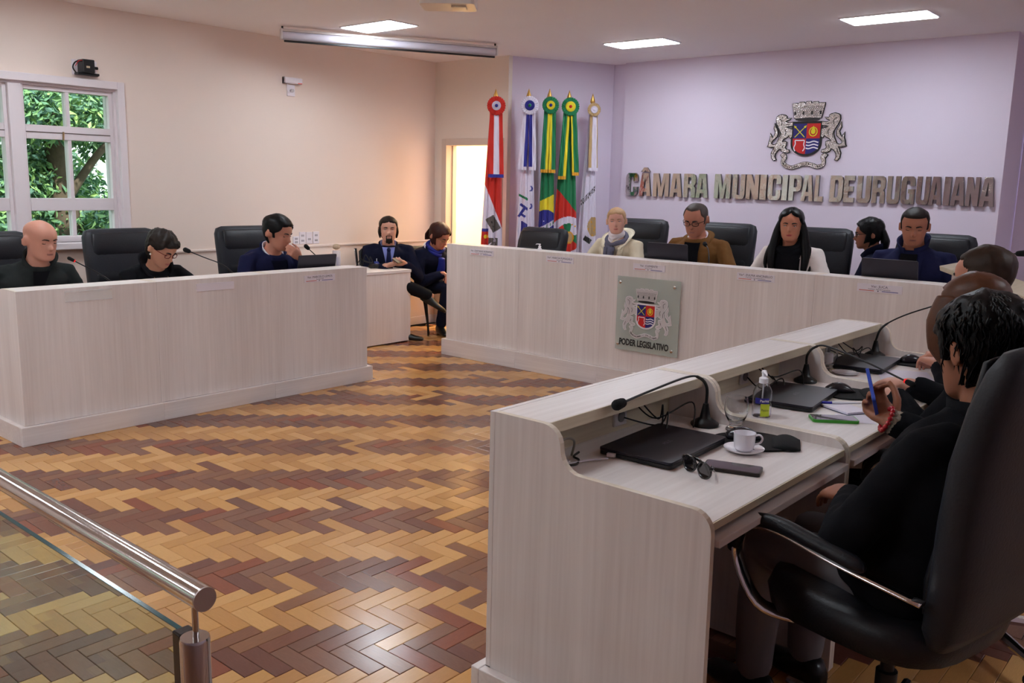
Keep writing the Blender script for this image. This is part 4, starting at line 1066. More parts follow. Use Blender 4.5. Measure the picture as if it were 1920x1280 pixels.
# cup and saucer
M_por = mat('porcelain', (236, 234, 240), 0.12, coat=0.5)
cx, cy = -1.108, 2.362
t = empty('coffee_cup', (cx, cy, DT + 0.005), 0, 'small white coffee cup standing on its saucer', 'cup')
MB().lathe([(0.0, 0.005), (0.020, 0.005), (0.021, 0.003), (0.024, 0.003), (0.0285, 0.010), (0.0315, 0.025), (0.0328, 0.052), (0.0335, 0.056), (0.0322, 0.056), (0.0312, 0.050), (0.029, 0.022), (0.022, 0.009), (0.0, 0.008)], (cx, cy, DT + 0.004), 32).build('bowl', M_por, t, smooth=True, sharp=60)
hd = V((0.80, 0.60, 0))
MB().tube(spline([V((cx, cy, DT + 0.051)) + hd * 0.031, V((cx, cy, DT + 0.054)) + hd * 0.044, V((cx, cy, DT + 0.044)) + hd * 0.053, V((cx, cy, DT + 0.030)) + hd * 0.047, V((cx, cy, DT + 0.024)) + hd * 0.029], 5), 0.0036, 8, flat=(0.8, 1.3)).build('handle', M_por, t, smooth=True)
MB().lathe([(0.0, 0.004), (0.027, 0.004), (0.030, 0.0), (0.034, 0.0), (0.050, 0.007), (0.060, 0.0125), (0.0605, 0.0145), (0.050, 0.0105), (0.034, 0.0055), (0.0, 0.0055)], (cx, cy, DT), 40).build('saucer', M_por, smooth=True, sharp=60)
tag(COL.objects['saucer'], 'white porcelain saucer under the coffee cup', 'saucer')
# drinking glasses
M_gl = mat('clear_glass', (250, 252, 252), 0.01, trans=1.0, ior=1.45)
def goblet(label, x, y, s=1.0):
    pr = [(0.0, 0.0), (0.030, 0.0), (0.032, 0.003), (0.030, 0.009), (0.022, 0.016), (0.020, 0.022), (0.024, 0.030), (0.034, 0.048), (0.0395, 0.070), (0.0385, 0.092), (0.034, 0.112), (0.0325, 0.112), (0.0368, 0.092), (0.0378, 0.070), (0.0322, 0.050), (0.021, 0.034), (0.012, 0.029), (0.0, 0.028)]
    o = MB().lathe([(r_ * s, z * s) for r_, z in pr], (x, y, DT), 36).build('drinking_glass', M_gl, smooth=True, sharp=70)
    tag(o, label, 'glass', 'drinking glasses')
goblet('empty rounded drinking glass behind the mouse pad on the nearest desk', -1.235, 2.560)
goblet('drinking glass holding a white plastic cup, beside the far laptop', -1.395, 3.735, 0.95)
o = MB().lathe([(0.0, 0.045), (0.018, 0.045), (0.0185, 0.043), (0.021, 0.0), (0.020, 0.0), (0.0175, 0.042), (0.0, 0.043)], (-1.395, 3.735, DT + 0.033), 24).build('plastic_cup', mat('white_plastic', (238, 236, 244), 0.4), smooth=True, sharp=50)
tag(o, 'white plastic cup upside down inside the drinking glass', 'cup')
o = MB().lathe([(0.0, 0.0), (0.035, 0.0), (0.055, 0.007), (0.0555, 0.009), (0.035, 0.004), (0.0, 0.004)], (-1.315, 3.72, DT), 32).build('saucer', M_por, smooth=True, sharp=60)
tag(o, 'white saucer beside the drinking glass on the far desk', 'saucer')
# paper cup
o = MB().lathe([(0.0, 0.004), (0.025, 0.004), (0.025, 0.0), (0.026, 0.0), (0.0345, 0.078), (0.036, 0.080), (0.0345, 0.082), (0.033, 0.079), (0.0255, 0.006), (0.0, 0.006)], (-1.13, 4.36, DT), 28).build('paper_cup', mat('cup_paper', (232, 228, 238), 0.7), smooth=True, sharp=50)
tag(o, 'white paper cup at the far end of the near desk row', 'cup')
# sanitizer bottle
bx_, by_ = -1.257, 2.795
t = empty('sanitizer_bottle', (bx_, by_, DT), math.radians(0), 'clear pump bottle of hand sanitizer with yellow note', 'bottle')
pr = [(0.0, 0.0), (0.031, 0.0), (0.033, 0.003), (0.033, 0.080), (0.032, 0.090), (0.026, 0.104), (0.016, 0.116), (0.013, 0.120), (0.013, 0.124)]
MB().lathe(pr + [(r_ - 0.0015, z) for r_, z in pr[::-1] if r_ > 0.01] + [(0.0, 0.002)], (bx_, by_, DT), 28).build('body', mat('clear_plastic', (244, 246, 250), 0.05, trans=1.0, ior=1.3), t, smooth=True, sharp=60)
mb = MB().lathe([(0.0155, 0.118), (0.0155, 0.135), (0.010, 0.139), (0.007, 0.141), (0.007, 0.152), (0.009, 0.153), (0.009, 0.160), (0.006, 0.163)], (bx_, by_, DT), 20)
mb.tube([(bx_, by_, DT + 0.158), (bx_ + 0.018, by_ - 0.022, DT + 0.157), (bx_ + 0.024, by_ - 0.029, DT + 0.150)], [0.005, 0.004, 0.003], 8)
mb.build('pump', mat('pump_white', (240, 238, 244), 0.35), t, smooth=True, sharp=50)
MB().tube([(bx_, by_, DT + 0.01), (bx_, by_, DT + 0.12)], 0.003, 8).build('dip_tube', mat('tube_white', (230, 232, 236), 0.4), t)
va = math.atan2(-by_, -bx_)
def curved(a0, a1, z0, z1, r_):
    return [[V((bx_ + r_ * math.cos(va + a0 + (a1 - a0) * j / 8), by_ + r_ * math.sin(va + a0 + (a1 - a0) * j / 8), DT + z0 + (z1 - z0) * i)) for j in range(9)] for i in (0, 1)]
MB().patch(curved(-0.75, 0.75, 0.050, 0.070, 0.0335)).build('label', mat('label_blue', (44, 44, 140), 0.4), t)
MB().patch(curved(-0.12, 0.85, 0.006, 0.050, 0.0340)).build('sticky_note', mat('note_yellow', (206, 226, 62), 0.6), t)
def lblfn(u, v, w_): return V((bx_ + 0.0338 * math.cos(va + u / 0.0338), by_ + 0.0338 * math.sin(va + u / 0.0338), DT + v))
text_mesh('PanVel', 0.012, lambda u, v, w_: lblfn(u + 0.009, v + 0.060, 0), 0, 0.0002).build('brand', mat('label_print', (238, 238, 244), 0.5), t)
text_mesh('Plenário', 0.013, lambda u, v, w_: V((bx_ + 0.0343 * math.cos(va + (u + 0.012) / 0.0343), by_ + 0.0343 * math.sin(va + (u + 0.012) / 0.0343), DT + v + 0.028)), 0, 0.0, 0.026).build('handwriting', mat('note_ink', (70, 90, 60), 0.6), t)
# pump bottle on the head table
t = empty('pump_bottle', (-4.585, 5.72, 0.985), 0, 'white pump of a bottle standing on the head table shelf', 'bottle')
MB().lathe([(0.0, 0), (0.017, 0), (0.017, 0.012), (0.010, 0.018), (0.010, 0.022)], (-4.585, 5.72, 0.9855), 18).build('body', mat('pump_white', (240, 238, 244), 0.35), t, smooth=True, sharp=50)
MB().lathe([(0.012, 0.022), (0.012, 0.032), (0.005, 0.034), (0.005, 0.042), (0.009, 0.043), (0.009, 0.050)], (-4.585, 5.72, 0.9855), 14).tube([(-4.585, 5.72, 1.032), (-4.612, 5.712, 1.033), (-4.618, 5.711, 1.026)], [0.005, 0.004, 0.003], 8).build('pump', mat('pump_white', (240, 238, 244), 0.35), t, smooth=True, sharp=50)
# mouse pads and mice
M_pad = mat('mouse_pad', (16, 16, 18), 0.9, bump=0.3, bs=300)
def pad_shape(c, ax, ay, L=0.125, W=0.105, wl=0.115):
    out = []
    for a in range(0, 360, 10):
        r_ = math.radians(a); x = L * math.cos(r_); y = W * math.sin(r_)
        if math.cos(r_) < -0.35: y *= 0.86
        out.append((x, y))
    return out
def mousepad(label, c, rz, mouse_label, mloc, mrz):
    t = empty('mouse_pad', (c[0], c[1], DT), rz, label, 'mouse pad', 'mouse pads')
    F = lambda u, v, z: V((u, v, z))
    MB().prism(pad_shape(0, 0, 0), 0.0002, 0.006, F).build('mat', M_pad, t, world=False, bevel=0.001)
    rings = []
    for i in range(9):
        x = 0.055 + 0.085 * i / 8; hh = math.sin(PI * (i + 0.4) / 8.8)
        rings.append([V((x, 0.078 * math.cos(PI * j / 12) * (0.75 + 0.25 * hh), 0.005 + 0.019 * hh * math.sin(PI * j / 12) ** 0.6)) for j in range(13)])
    MB().loft(rings).build('wrist_rest', M_pad, t, smooth=True, world=False)
    m = empty('computer_mouse', (mloc[0], mloc[1], DT + 0.0063), mrz, mouse_label, 'mouse', 'computer mice')
    rings = []
    for i in range(13):
        f_ = i / 12; x = -0.055 + 0.11 * f_; hh = max(0.02, math.sin(PI * min(1, 0.12 + 0.88 * f_)) ** 0.7) if f_ < 0.99 else 0.12
        ww = 0.0315 * max(0.3, math.sin(PI * (0.08 + 0.84 * f_)) ** 0.45)
        rings.append([V((x, ww * math.cos(PI * j / 12), 0.0005 + 0.036 * hh * math.sin(PI * j / 12) ** 0.75)) for j in range(13)])
    MB().loft(rings).build('shell', mat('mouse_shell', (34, 32, 38), 0.25), m, smooth=True, world=False)
    MB().tube([(-0.030, -0.004, 0.0275), (-0.030, 0.004, 0.0275)], 0.006, 10).build('scroll_wheel', M_blackplastic, m, world=False)
mousepad('black mouse pad with wrist rest behind the coffee cup', (-1.133, 2.478), math.radians(24), 'dark computer mouse behind the coffee cup', (-1.165, 2.478), math.radians(40))
mousepad('black mouse pad with wrist rest behind the blue phone', (-1.17, 3.34), math.radians(30), 'dark computer mouse behind the blue phone', (-1.195, 3.345), math.radians(40))
mousepad('black mouse pad with wrist rest beside the resting hands', (-1.165, 4.19), math.radians(35), 'dark computer mouse beside the resting hands', (-1.185, 4.185), math.radians(45))
# phones
def phone(label, loc, rz, col, w_=0.076, l_=0.158, scr=(20, 20, 22)):
    t = empty('phone', loc, rz, label, 'phone', 'phones')
    F = lambda u, v, z: V((u, v, z))
    MB().prism(rounded_rect(l_, w_, 0.011, 5), 0.0, 0.010, F).build('case', mat('case_' + '_'.join(map(str, col)), col, 0.35, 0.2), t, world=False, bevel=0.0022)
    MB().prism(rounded_rect(l_ - 0.008, w_ - 0.008, 0.009, 5), 0.0101, 0.0106, F).build('screen', mat('phone_screen', (12, 12, 14), 0.06, coat=1.0), t, world=False)
    return t
phone('dark brown phone lying in front of the coffee cup', (-1.052, 2.182, DT + 0.0005), math.radians(17), (44, 36, 32))
phone('phone in bright green case lying on the middle desk', (-1.055, 2.915, DT + 0.0005), math.radians(36), (64, 160, 50), 0.078, 0.155)
# sunglasses
M_sg = mat('sunglass_frame', (12, 12, 13), 0.15, coat=0.8)
t = empty('sunglasses', (-1.108, 2.075, DT), 0, 'black sunglasses standing folded beside the laptop', 'sunglasses')
sd, sf = V((0.42, 0.0, 0)).normalized(), V((0.25, 0.97, 0)).normalized()
sd = V((0.62, -0.30, 0)).normalized(); sf = V((0.30, 0.62, 0)).normalized()
for k, (off_, nm) in enumerate(((-0.034, 'rim'), (0.034, 'rim'))):
    c = V((-1.105, 2.072, DT + 0.0235)) + sd * off_
    ring = [c + sd * (0.029 * math.cos(a * PI / 12)) + V((0, 0, 0.0215 * math.sin(a * PI / 12))) + sf * (0.004 * abs(math.cos(a * PI / 12))) for a in range(24)]
    rings = []
    for i, p in enumerate(ring):
        d_ = (p - c).normalized()
        rings.append([p + d_ * (0.0035 * math.cos(q * PI / 3)) + sf * (0.0035 * math.sin(q * PI / 3)) for q in range(6)])
    MB().loft(rings, loop=True).build('rim', M_sg, t, smooth=True)
    MB().loft([[c + (p - c) * 0.98 + sf * s_ for p in ring] for s_ in (-0.0008, 0.0008)]).build('lens', mat('dark_lens', (30, 26, 28), 0.05, coat=1.0), t)
c = V((-1.105, 2.072, DT + 0.030))
MB().tube([c - sd * 0.006, c + V((0, 0, 0.003)), c + sd * 0.006], 0.003, 8).build('bridge', M_sg, t)
for s_ in (-1, 1):
    a = c + sd * (0.064 * s_) + V((0, 0, 0.004))
    b_ = a + sf * 0.008
    if s_ < 0: P_ = [a, b_, b_ + sd * 0.05 + sf * 0.004 + V((0, 0, 0.006)), b_ + sd * 0.085 + sf * 0.008 + V((0, 0, -0.004))]
    else: P_ = [a, b_, b_ - sd * 0.03 + sf * 0.02 + V((0, 0, -0.004)), b_ - sd * 0.05 + sf * 0.045 + V((0, 0, -0.024))]
    MB().tube(spline(P_, 5), 0.0035, 8, flat=(1.6, 0.7)).build('temple', M_sg, t, smooth=True)
# notepad, pen and paper
t = empty('notepad', (-1.085, 3.09, DT), math.radians(62), 'white notepad lying beside the blue phone', 'notepad')
MB().box(-0.05, 0.05, -0.075, 0.075, 0.0003, 0.003).build('cover', mat('pad_cover', (60, 74, 100), 0.6), t, world=False)
MB().box(-0.049, 0.049, -0.074, 0.074, 0.0031, 0.010).build('pages', mat('paper_white', (228, 224, 238), 0.7), t, world=False)
t = empty('ballpoint_pen', (-1.14, 3.105, DT + 0.0145), 0, 'white ballpoint pen with blue cap lying on the notepad', 'pen')
pd = V((0.74, 0.67, 0)).normalized(); pc = V((-1.115, 3.125, DT + 0.0146))
MB().tube([pc - pd * 0.030, pc + pd * 0.075, pc + pd * 0.082], [0.0042, 0.0042, 0.001], 10).build('barrel', mat('pen_white', (232, 232, 240), 0.3), t, smooth=True)
MB().tube([pc - pd * 0.075, pc - pd * 0.028], 0.0048, 10).build('cap', mat('pen_blue', (40, 40, 160), 0.3), t, smooth=True, sharp=40)
o = MB().obox((-1.115, 3.86, DT + 0.0006), (0.098, 0.045, 0), (-0.055, 0.120, 0), (0, 0, 0.0003)).build('paper_sheet', mat('paper_white', (228, 224, 238), 0.7))
tag(o, 'blank white sheet of paper on the far desk', 'paper')
o = MB().obox((-1.43 + 0.42, 2.99, DT + 0.0005), (0.05, 0.03, 0), (-0.03, 0.05, 0), (0, 0, 0.0003)).build('paper_slip', mat('paper_white', (228, 224, 238), 0.7))
tag(o, 'small paper slip under the hand holding the phone', 'paper')
# sockets, plugs and cables in the niches
M_sock = mat('socket_plastic', (206, 200, 198), 0.4)
M_cab = mat('cable_black', (20, 18, 18), 0.5)
for k, (y0, lb) in enumerate(((2.36, 'nearest'), (3.24, 'middle'), (4.10, 'far'))):
    t = empty('socket_plate', (-1.545, y0, 0.79), 0, 'grey socket plate in the niche of the %s desk' % lb, 'socket', 'niche sockets')
    MB().box(-1.5447, -1.536, y0 - 0.035, y0 + 0.035, 0.775, 0.850).build('plate', M_sock, t, bevel=0.002)
    MB().tube([(-1.536, y0, 0.805), (-1.532, y0, 0.805)], 0.018, 16).build('outlet', mat('outlet_dark', (120, 114, 112), 0.5), t)
    rg = random.Random(20 + k)
    yl = (2.222, 3.115, 3.975)[k]; ym = (2.545, 3.436, 4.245)[k]
    ends = [((-1.53, y0 + 0.01, 0.80), (-1.40, yl + 0.19, 0.763), 'power cable running from the niche socket to the %s laptop'), ((-1.53, y0 + 0.06, 0.845), (-1.375, ym, 0.764), 'thin microphone cable hanging in the niche of the %s desk'), ((-1.535, y0 + 0.10, 0.845), (-1.43, yl + 0.22, 0.762), 'looped black cable in the niche of the %s desk')]
    for (a, b, l2) in ends:
        a, b = V(a), V(b); m1 = a.lerp(b, 0.3) + V((0.03, rg.uniform(-0.06, 0.10), rg.uniform(-0.04, -0.01))); m2 = a.lerp(b, 0.65) + V((0.02, rg.uniform(-0.04, 0.10), rg.uniform(0.0, 0.05)))
        m1.z = max(m1.z, DT + 0.006); m2.z = max(m2.z, DT + 0.006)
        o = MB().tube(spline([a, m1, m2, b], 8), 0.0026, 6).build('cable', M_cab, smooth=True)
        tag(o, l2 % lb, 'cable', 'desk cables')
    ms = ((-1.168, 2.49), (-1.198, 3.36), (-1.19, 4.20))[k]
    o = MB().tube(spline([(-1.40, ym - 0.07, DT + 0.0035), (-1.30, ym - 0.06, DT + 0.0035), (-1.26, ym - 0.085, DT + 0.0035), (ms[0] - 0.052, ms[1] - 0.03, DT + 0.0125)], 7), 0.002, 6).build('cable', M_cab, smooth=True)
    tag(o, 'thin mouse cable lying on the %s desk' % lb, 'cable', 'desk cables')
o = MB().tube(spline([(-1.505, 1.845, 0.823), (-1.47, 1.90, 0.815), (-1.455, 1.955, 0.83), (-1.46, 2.005, 0.812), (-1.475, 2.015, 0.765)], 8), 0.0035, 8).build('cable', mat('cable_grey', (128, 122, 112), 0.5), smooth=True)
tag(o, 'grey cable arching inside the niche at the end panel', 'cable', 'desk cables')
o = MB().tube(spline([(-1.48, 1.86, DT + 0.004), (-1.44, 1.95, DT + 0.004), (-1.42, 1.925, DT + 0.004), (-1.395, 1.985, DT + 0.006), (-1.36, 2.035, DT + 0.008)], 8), 0.003, 8).build('cable', mat('cable_white', (206, 200, 206), 0.4), smooth=True)
tag(o, 'white network cable plugged into the nearest laptop', 'cable', 'desk cables')
o = MB().obox((-1.352, 2.036, DT + 0.0090), (0.012, 0.004, 0), (-0.002, 0.006, 0), (0, 0, 0.005)).build('network_plug', mat('plug_clear', (214, 208, 214), 0.3), bevel=0.001)
tag(o, 'white network plug at the corner of the nearest laptop', 'plug')
o = MB().obox((-1.44, 1.872, DT + 0.0115), (0.010, 0.016, 0), (-0.012, 0.007, 0), (0, 0, 0.011)).build('power_plug', M_cab, bevel=0.003)
tag(o, 'black power plug lying by the end panel', 'plug')
o = MB().tube(spline([(-1.432, 1.885, DT + 0.006), (-1.40, 1.93, DT + 0.004), (-1.42, 1.975, DT + 0.004), (-1.445, 1.985, DT + 0.006), (-1.46, 2.03, DT + 0.006)], 8), 0.0034, 8).build('cable', M_cab, smooth=True)
tag(o, 'short black power cord behind the nearest laptop', 'cable', 'desk cables')

# the plan above was drawn for a surface 22 mm higher: settle it on the desktops, spaced to the real desk
for o in list(COL.objects):
    if o.parent is None and o.type in ('MESH', 'EMPTY') and -1.56 < o.location.x < -0.85 and 1.75 < o.location.y < 4.5 and 0.7565 < o.location.z < 0.86 and o.get('category') not in (None, 'desk'):
        k_ = 1.0 if o['category'] in ('socket',) or (o['category'] == 'cable' and 'niche' in o['label']) else (1.015 if o['category'] == 'cable' else 1.029)
        o.location = (o.location.x * k_, o.location.y * k_, o.location.z - 0.0219)
# ================================================================== WALL, CEILING AND SIDE TABLE THINGS
M_wp = mat('white_abs', (232, 226, 232), 0.35)
for i, (y0, y1, z0, z1, lb) in enumerate(((5.005, 5.072, 0.912, 0.985, 'white socket plate half hidden behind the man resting chin on hand'), (5.076, 5.146, 0.912, 1.025, 'white double socket plate, leftmost of the three on the wall'), (5.152, 5.222, 0.912, 1.022, 'white blank wall plate between two socket plates'), (5.230, 5.302, 0.912, 1.025, 'white double socket plate, rightmost of the three on the wall'))):
    t = empty('wall_plate', (-6.945, (y0 + y1) / 2, z0), 0, lb, 'socket', 'wall socket plates')
    MB().box(-6.9495, -6.940, y0, y1, z0, z1).build('plate', M_wp, t, bevel=0.003)
    zs = ((z0 * 0.3 + z1 * 0.7), (z0 * 0.72 + z1 * 0.28)) if i != 2 else ((z0 * 0.6 + z1 * 0.4),)
    for z in zs: MB().box(-6.940, -6.937, (y0 + y1) / 2 - 0.016, (y0 + y1) / 2 + 0.016, z - 0.009, z + 0.009).build('outlet', mat('outlet_grey', (170, 164, 170), 0.4), t, bevel=0.001)
t = empty('emergency_light', (-6.93, 5.02, 2.345), 0, 'small white emergency light box high on the peach wall', 'light')
MB().box(-6.9495, -6.90, 4.925, 5.112, 2.352, 2.405).build('body', M_wp, t, bevel=0.008)
MB().box(-6.9495, -6.92, 4.925, 4.935, 2.350, 2.407).build('end_strip', mat('strip_grey', (130, 124, 122), 0.4), t)
MB().box(-6.8998, -6.8985, 5.06, 5.105, 2.354, 2.362).build('indicator', mat('led_red', (220, 90, 80), 0.4), t)
t = empty('wall_socket', (-6.945, 5.01, 2.24), 0, 'white wall socket with plug under the emergency light', 'socket')
MB().box(-6.9495, -6.940, 4.972, 5.055, 2.245, 2.345).build('plate', M_wp, t, bevel=0.003)
MB().tube([(-6.940, 5.013, 2.292), (-6.915, 5.013, 2.292)], 0.016, 14).build('plug', mat('plug_grey', (196, 190, 192), 0.4), t, smooth=True, sharp=40)
MB().tube(spline([(-6.92, 5.013, 2.292), (-6.925, 4.985, 2.27), (-6.938, 4.968, 2.30), (-6.935, 4.972, 2.355)], 5), 0.003, 6).build('cord', M_wp, t)
t = empty('speaker_mount', (-6.92, 3.16, 2.24), 0, 'black wall device with dangling wires above the window', 'device')
MB().box(-6.9495, -6.944, 3.075, 3.262, 2.235, 2.345).build('back_plate', M_wp, t, bevel=0.004)
MB().box(-6.944, -6.85, 3.115, 3.205, 2.250, 2.345).build('body', M_blackplastic, t, bevel=0.006)
MB().box(-6.944, -6.88, 3.09, 3.25, 2.235, 2.252).build('shelf', M_blackplastic, t, bevel=0.003)
for z in (2.245, 2.295): MB().tube([(-6.925, 3.20, z), (-6.925, 3.258, z)], 0.011, 10).build('knob', M_blackplastic, t, smooth=True, sharp=40)
MB().tube(spline([(-6.86, 3.12, 2.33), (-6.86, 3.07, 2.32), (-6.87, 3.05, 2.28), (-6.88, 3.075, 2.245)], 5), 0.005, 6).build('wire', M_cab, t, smooth=True)
MB().tube(spline([(-6.86, 3.125, 2.335), (-6.85, 3.085, 2.325), (-6.86, 3.065, 2.29)], 5), 0.003, 6).build('wire', mat('wire_red', (180, 30, 30), 0.5), t, smooth=True)
MB().box(-6.849, -6.846, 3.14, 3.165, 2.283, 2.297).build('sticker', mat('sticker', (200, 180, 150), 0.6), t)

# projection screen housing, set diagonally under the ceiling
A_, B_2 = V((-6.455, 4.575, 0)), V((-5.555, 6.225, 0))
dd = (B_2 - A_).normalized(); nn_ = V((dd.y, -dd.x, 0))
cc = (A_ + B_2) / 2; hl_ = (B_2 - A_).length / 2
t = empty('projection_screen', (cc.x, cc.y, 2.62), 0, 'rolled white projection screen with black bottom bar under the ceiling', 'screen')
MB().obox(cc + V((0, 0, 2.712)), dd * hl_, nn_ * 0.030, V((0, 0, 0.010))).build('rail', mat('screen_rail', (214, 204, 198), 0.4), t, bevel=0.003)
MB().tube([cc - dd * (hl_ - 0.01) + V((0, 0, 2.672)), cc + dd * (hl_ - 0.01) + V((0, 0, 2.672))], 0.034, 20).build('roll', mat('screen_cloth', (214, 210, 222), 0.3), t, smooth=True, sharp=50)
MB().obox(cc + V((0, 0, 2.626)) + nn_ * 0.02, dd * (hl_ - 0.02), nn_ * 0.010, V((0, 0, 0.0075))).build('bottom_bar', mat('bar_black', (22, 22, 24), 0.4), t, bevel=0.002)
for s_ in (-1, 1): MB().obox(cc + dd * (hl_ * s_) + V((0, 0, 2.682)), dd * 0.008, nn_ * 0.036, V((0, 0, 0.042))).build('end_bracket', mat('bracket_white', (220, 214, 212), 0.4), t, bevel=0.003)
for s_ in (-1, 1): MB().tube([cc + dd * ((hl_ - 0.01) * s_) + V((0, 0, 2.715)), cc + dd * ((hl_ - 0.01) * s_) + V((0, 0, 2.745))], 0.008, 8).build('hanger', M_blackplastic, t)
# projector
pj = V((-3.62, 3.66, 0))
t = empty('projector', (pj.x, pj.y, 2.45), math.radians(38), 'white ceiling projector hanging over the room, cables at its back', 'projector')
MB().prism(rounded_rect(0.30, 0.23, 0.03), 0.0, 0.085, lambda u, v, z: V((u, v, 0.005 + z))).build('body', mat('projector_shell', (216, 206, 196), 0.35), t, world=False, bevel=0.008)
MB().box(-0.125, 0.125, -0.122, -0.1145, 0.025, 0.080).build('rear_panel', mat('projector_rear', (92, 90, 92), 0.5), t, world=False, bevel=0.003)
for k, (x, c_) in enumerate(((-0.02, (30, 30, 34)), (0.015, (60, 70, 110)), (0.045, (170, 40, 40)), (-0.06, (24, 24, 26)), (0.09, (30, 30, 30)))): MB().tube([(x, -0.121, 0.055), (x, -0.135, 0.055)], 0.009, 10).build('connector', mat('conn_%d' % k, c_, 0.4), t, world=False)
MB().tube([(0.03, 0.10, 0.05), (0.03, 0.135, 0.05)], 0.03, 20).build('lens', M_blackplastic, t, world=False)
MB().tube([(0, 0, 0.09), (0, 0, 0.296)], 0.02, 14).build('ceiling_pole', mat('bracket_white', (220, 214, 212), 0.4), t, world=False)
MB().box(0.02, 0.10, -0.06, 0.02, -0.004, 0.0055).build('lamp_cover', mat('cover_cream', (232, 220, 196), 0.4), t, world=False, bevel=0.002)
# side table
t = empty('router', (-6.50, 5.68, 0.692), math.radians(60), 'black router box with cables on the side table', 'router')
MB().prism([(-0.11, 0), (0.11, 0), (0.10, 0.028), (-0.08, 0.034)], -0.075, 0.075, lambda u, v, z: V((u, z, 0.001 + v))).build('box', mat('router_black', (30, 28, 28), 0.4), t, world=False, bevel=0.004)
MB().box(0.104, 0.108, -0.05, 0.05, 0.005, 0.02).build('port_strip', mat('ports', (96, 84, 72), 0.5), t, world=False)
rg = random.Random(3)
for k in range(4):
    P_ = [V((-6.62 + rg.uniform(-.05, .05), 5.50 + 0.04 * k, 0.697)), V((-6.60 + rg.uniform(-.05, .05), 5.52 + 0.04 * k, 0.76 + rg.uniform(0, .05))), V((-6.58, 5.56 + 0.03 * k, 0.75)), V((-6.55, 5.62 + rg.uniform(-.02, .03), 0.733))]
    o = MB().tube(spline(P_, 7), 0.0045, 6).build('cable', M_cab, smooth=True)
    tag(o, 'tangled black cable loop behind the router on the side table', 'cable', 'router cables')
t = empty('tall_bottle', (-6.72, 5.33, 0.692), 0, 'clear tall bottle with beige stopper on the side table', 'bottle')
MB().lathe([(0.0, 0), (0.037, 0), (0.038, 0.004), (0.038, 0.155), (0.034, 0.166), (0.0, 0.168)], (-6.72, 5.33, 0.6925), 24).build('body', mat('pale_plastic', (226, 222, 228), 0.15, alpha=0.55), t, smooth=True, sharp=50)
MB().ball((-6.72, 5.33, 0.892), (0.036, 0.036, 0.028), 14, 9).build('stopper', mat('stopper_beige', (186, 164, 138), 0.7, bump=0.6, bs=90), t, smooth=True)
MB().box(-6.687, -6.683, 5.30, 5.34, 0.70, 0.80).build('label', mat('label_print2', (150, 150, 168), 0.5), t)
# ================================================================== PEOPLE
def skin(name, c): return mat('skin_' + name, c, 0.5, sss=0.12, var=0.07, vs=18, spec=0.35)
def cloth(name, c, rough=0.9, bump=0.12, bs=160, **k): return mat('cloth_' + name, c, rough, bump=bump, bs=bs, var=0.08, vs=9, spec=0.12, **k)
def hairm(name, c, rough=0.5):
    return mat('hair_' + name, c, rough, var=0.25, vs=40, spec=0.2, bump=0.08, bs=200)
# head profile: height, half width, front, back (all in head heights; z=0 chin, z=1 crown)
HP = [(0.0, .10, .335, .12), (.025, .165, .375, .05), (.07, .215, .395, -.02), (.13, .25, .395, -.10), (.20, .275, .395, -.20), (.28, .295, .395, -.29), (.36, .312, .40, -.36), (.44, .325, .395, -.41), (.50, .333, .385, -.44), (.56, .338, .40, -.46), (.63, .343, .405, -.475), (.70, .345, .39, -.48), (.77, .330, .352, -.462), (.83, .302, .300, -.425), (.88, .265, .238, -.37), (.925, .215, .165, -.30), (.958, .160, .092, -.235), (.982, .100, .03, -.17), (.995, .045, -.03, -.115)]
def hp(z):
    if z <= HP[0][0]: return HP[0][1:]
    for a, b in zip(HP, HP[1:]):
        if z <= b[0]:
            t = (z - a[0]) / (b[0] - a[0]); t = t * t * (3 - 2 * t) * 0.4 + t * 0.6
            return tuple(a[i] + (b[i] - a[i]) * t for i in (1, 2, 3))
    return HP[-1][1:]
def head_pt(z, a, wide=1.0):
    hw, f_, b_ = hp(z); c = (f_ + b_) / 2 - 0.03
    ca, sa = math.cos(a), math.sin(a); e = 2.35
    x = hw * wide * math.copysign(abs(ca) ** (2 / e), ca)
    y = c + ((f_ - c) if sa > 0 else (c - b_)) * math.copysign(abs(sa) ** (2 / e), sa)
    if sa > 0.2:
        ax = abs(x)
        y -= 0.040 * math.exp(-((ax - .145) / .075) ** 2 - ((z - .495) / .042) ** 2)
        y += 0.014 * math.exp(-((ax - .13) / .10) ** 2 - ((z - .575) / .03) ** 2)
        y += 0.022 * math.exp(-(ax / .10) ** 2 - ((z - .205) / .05) ** 2) - 0.012 * math.exp(-(ax / .10) ** 2 - ((z - .135) / .028) ** 2)
        y += 0.012 * math.exp(-((ax - .17) / .07) ** 2 - ((z - .38) / .07) ** 2)
    return x, y
def front_y(x, z):
    best = None
    for i in range(33):
        a = PI * i / 32; px_, py_ = head_pt(z, a)
        if best is None or abs(px_ - x) < best[0]: best = (abs(px_ - x), py_)
    return best[1]
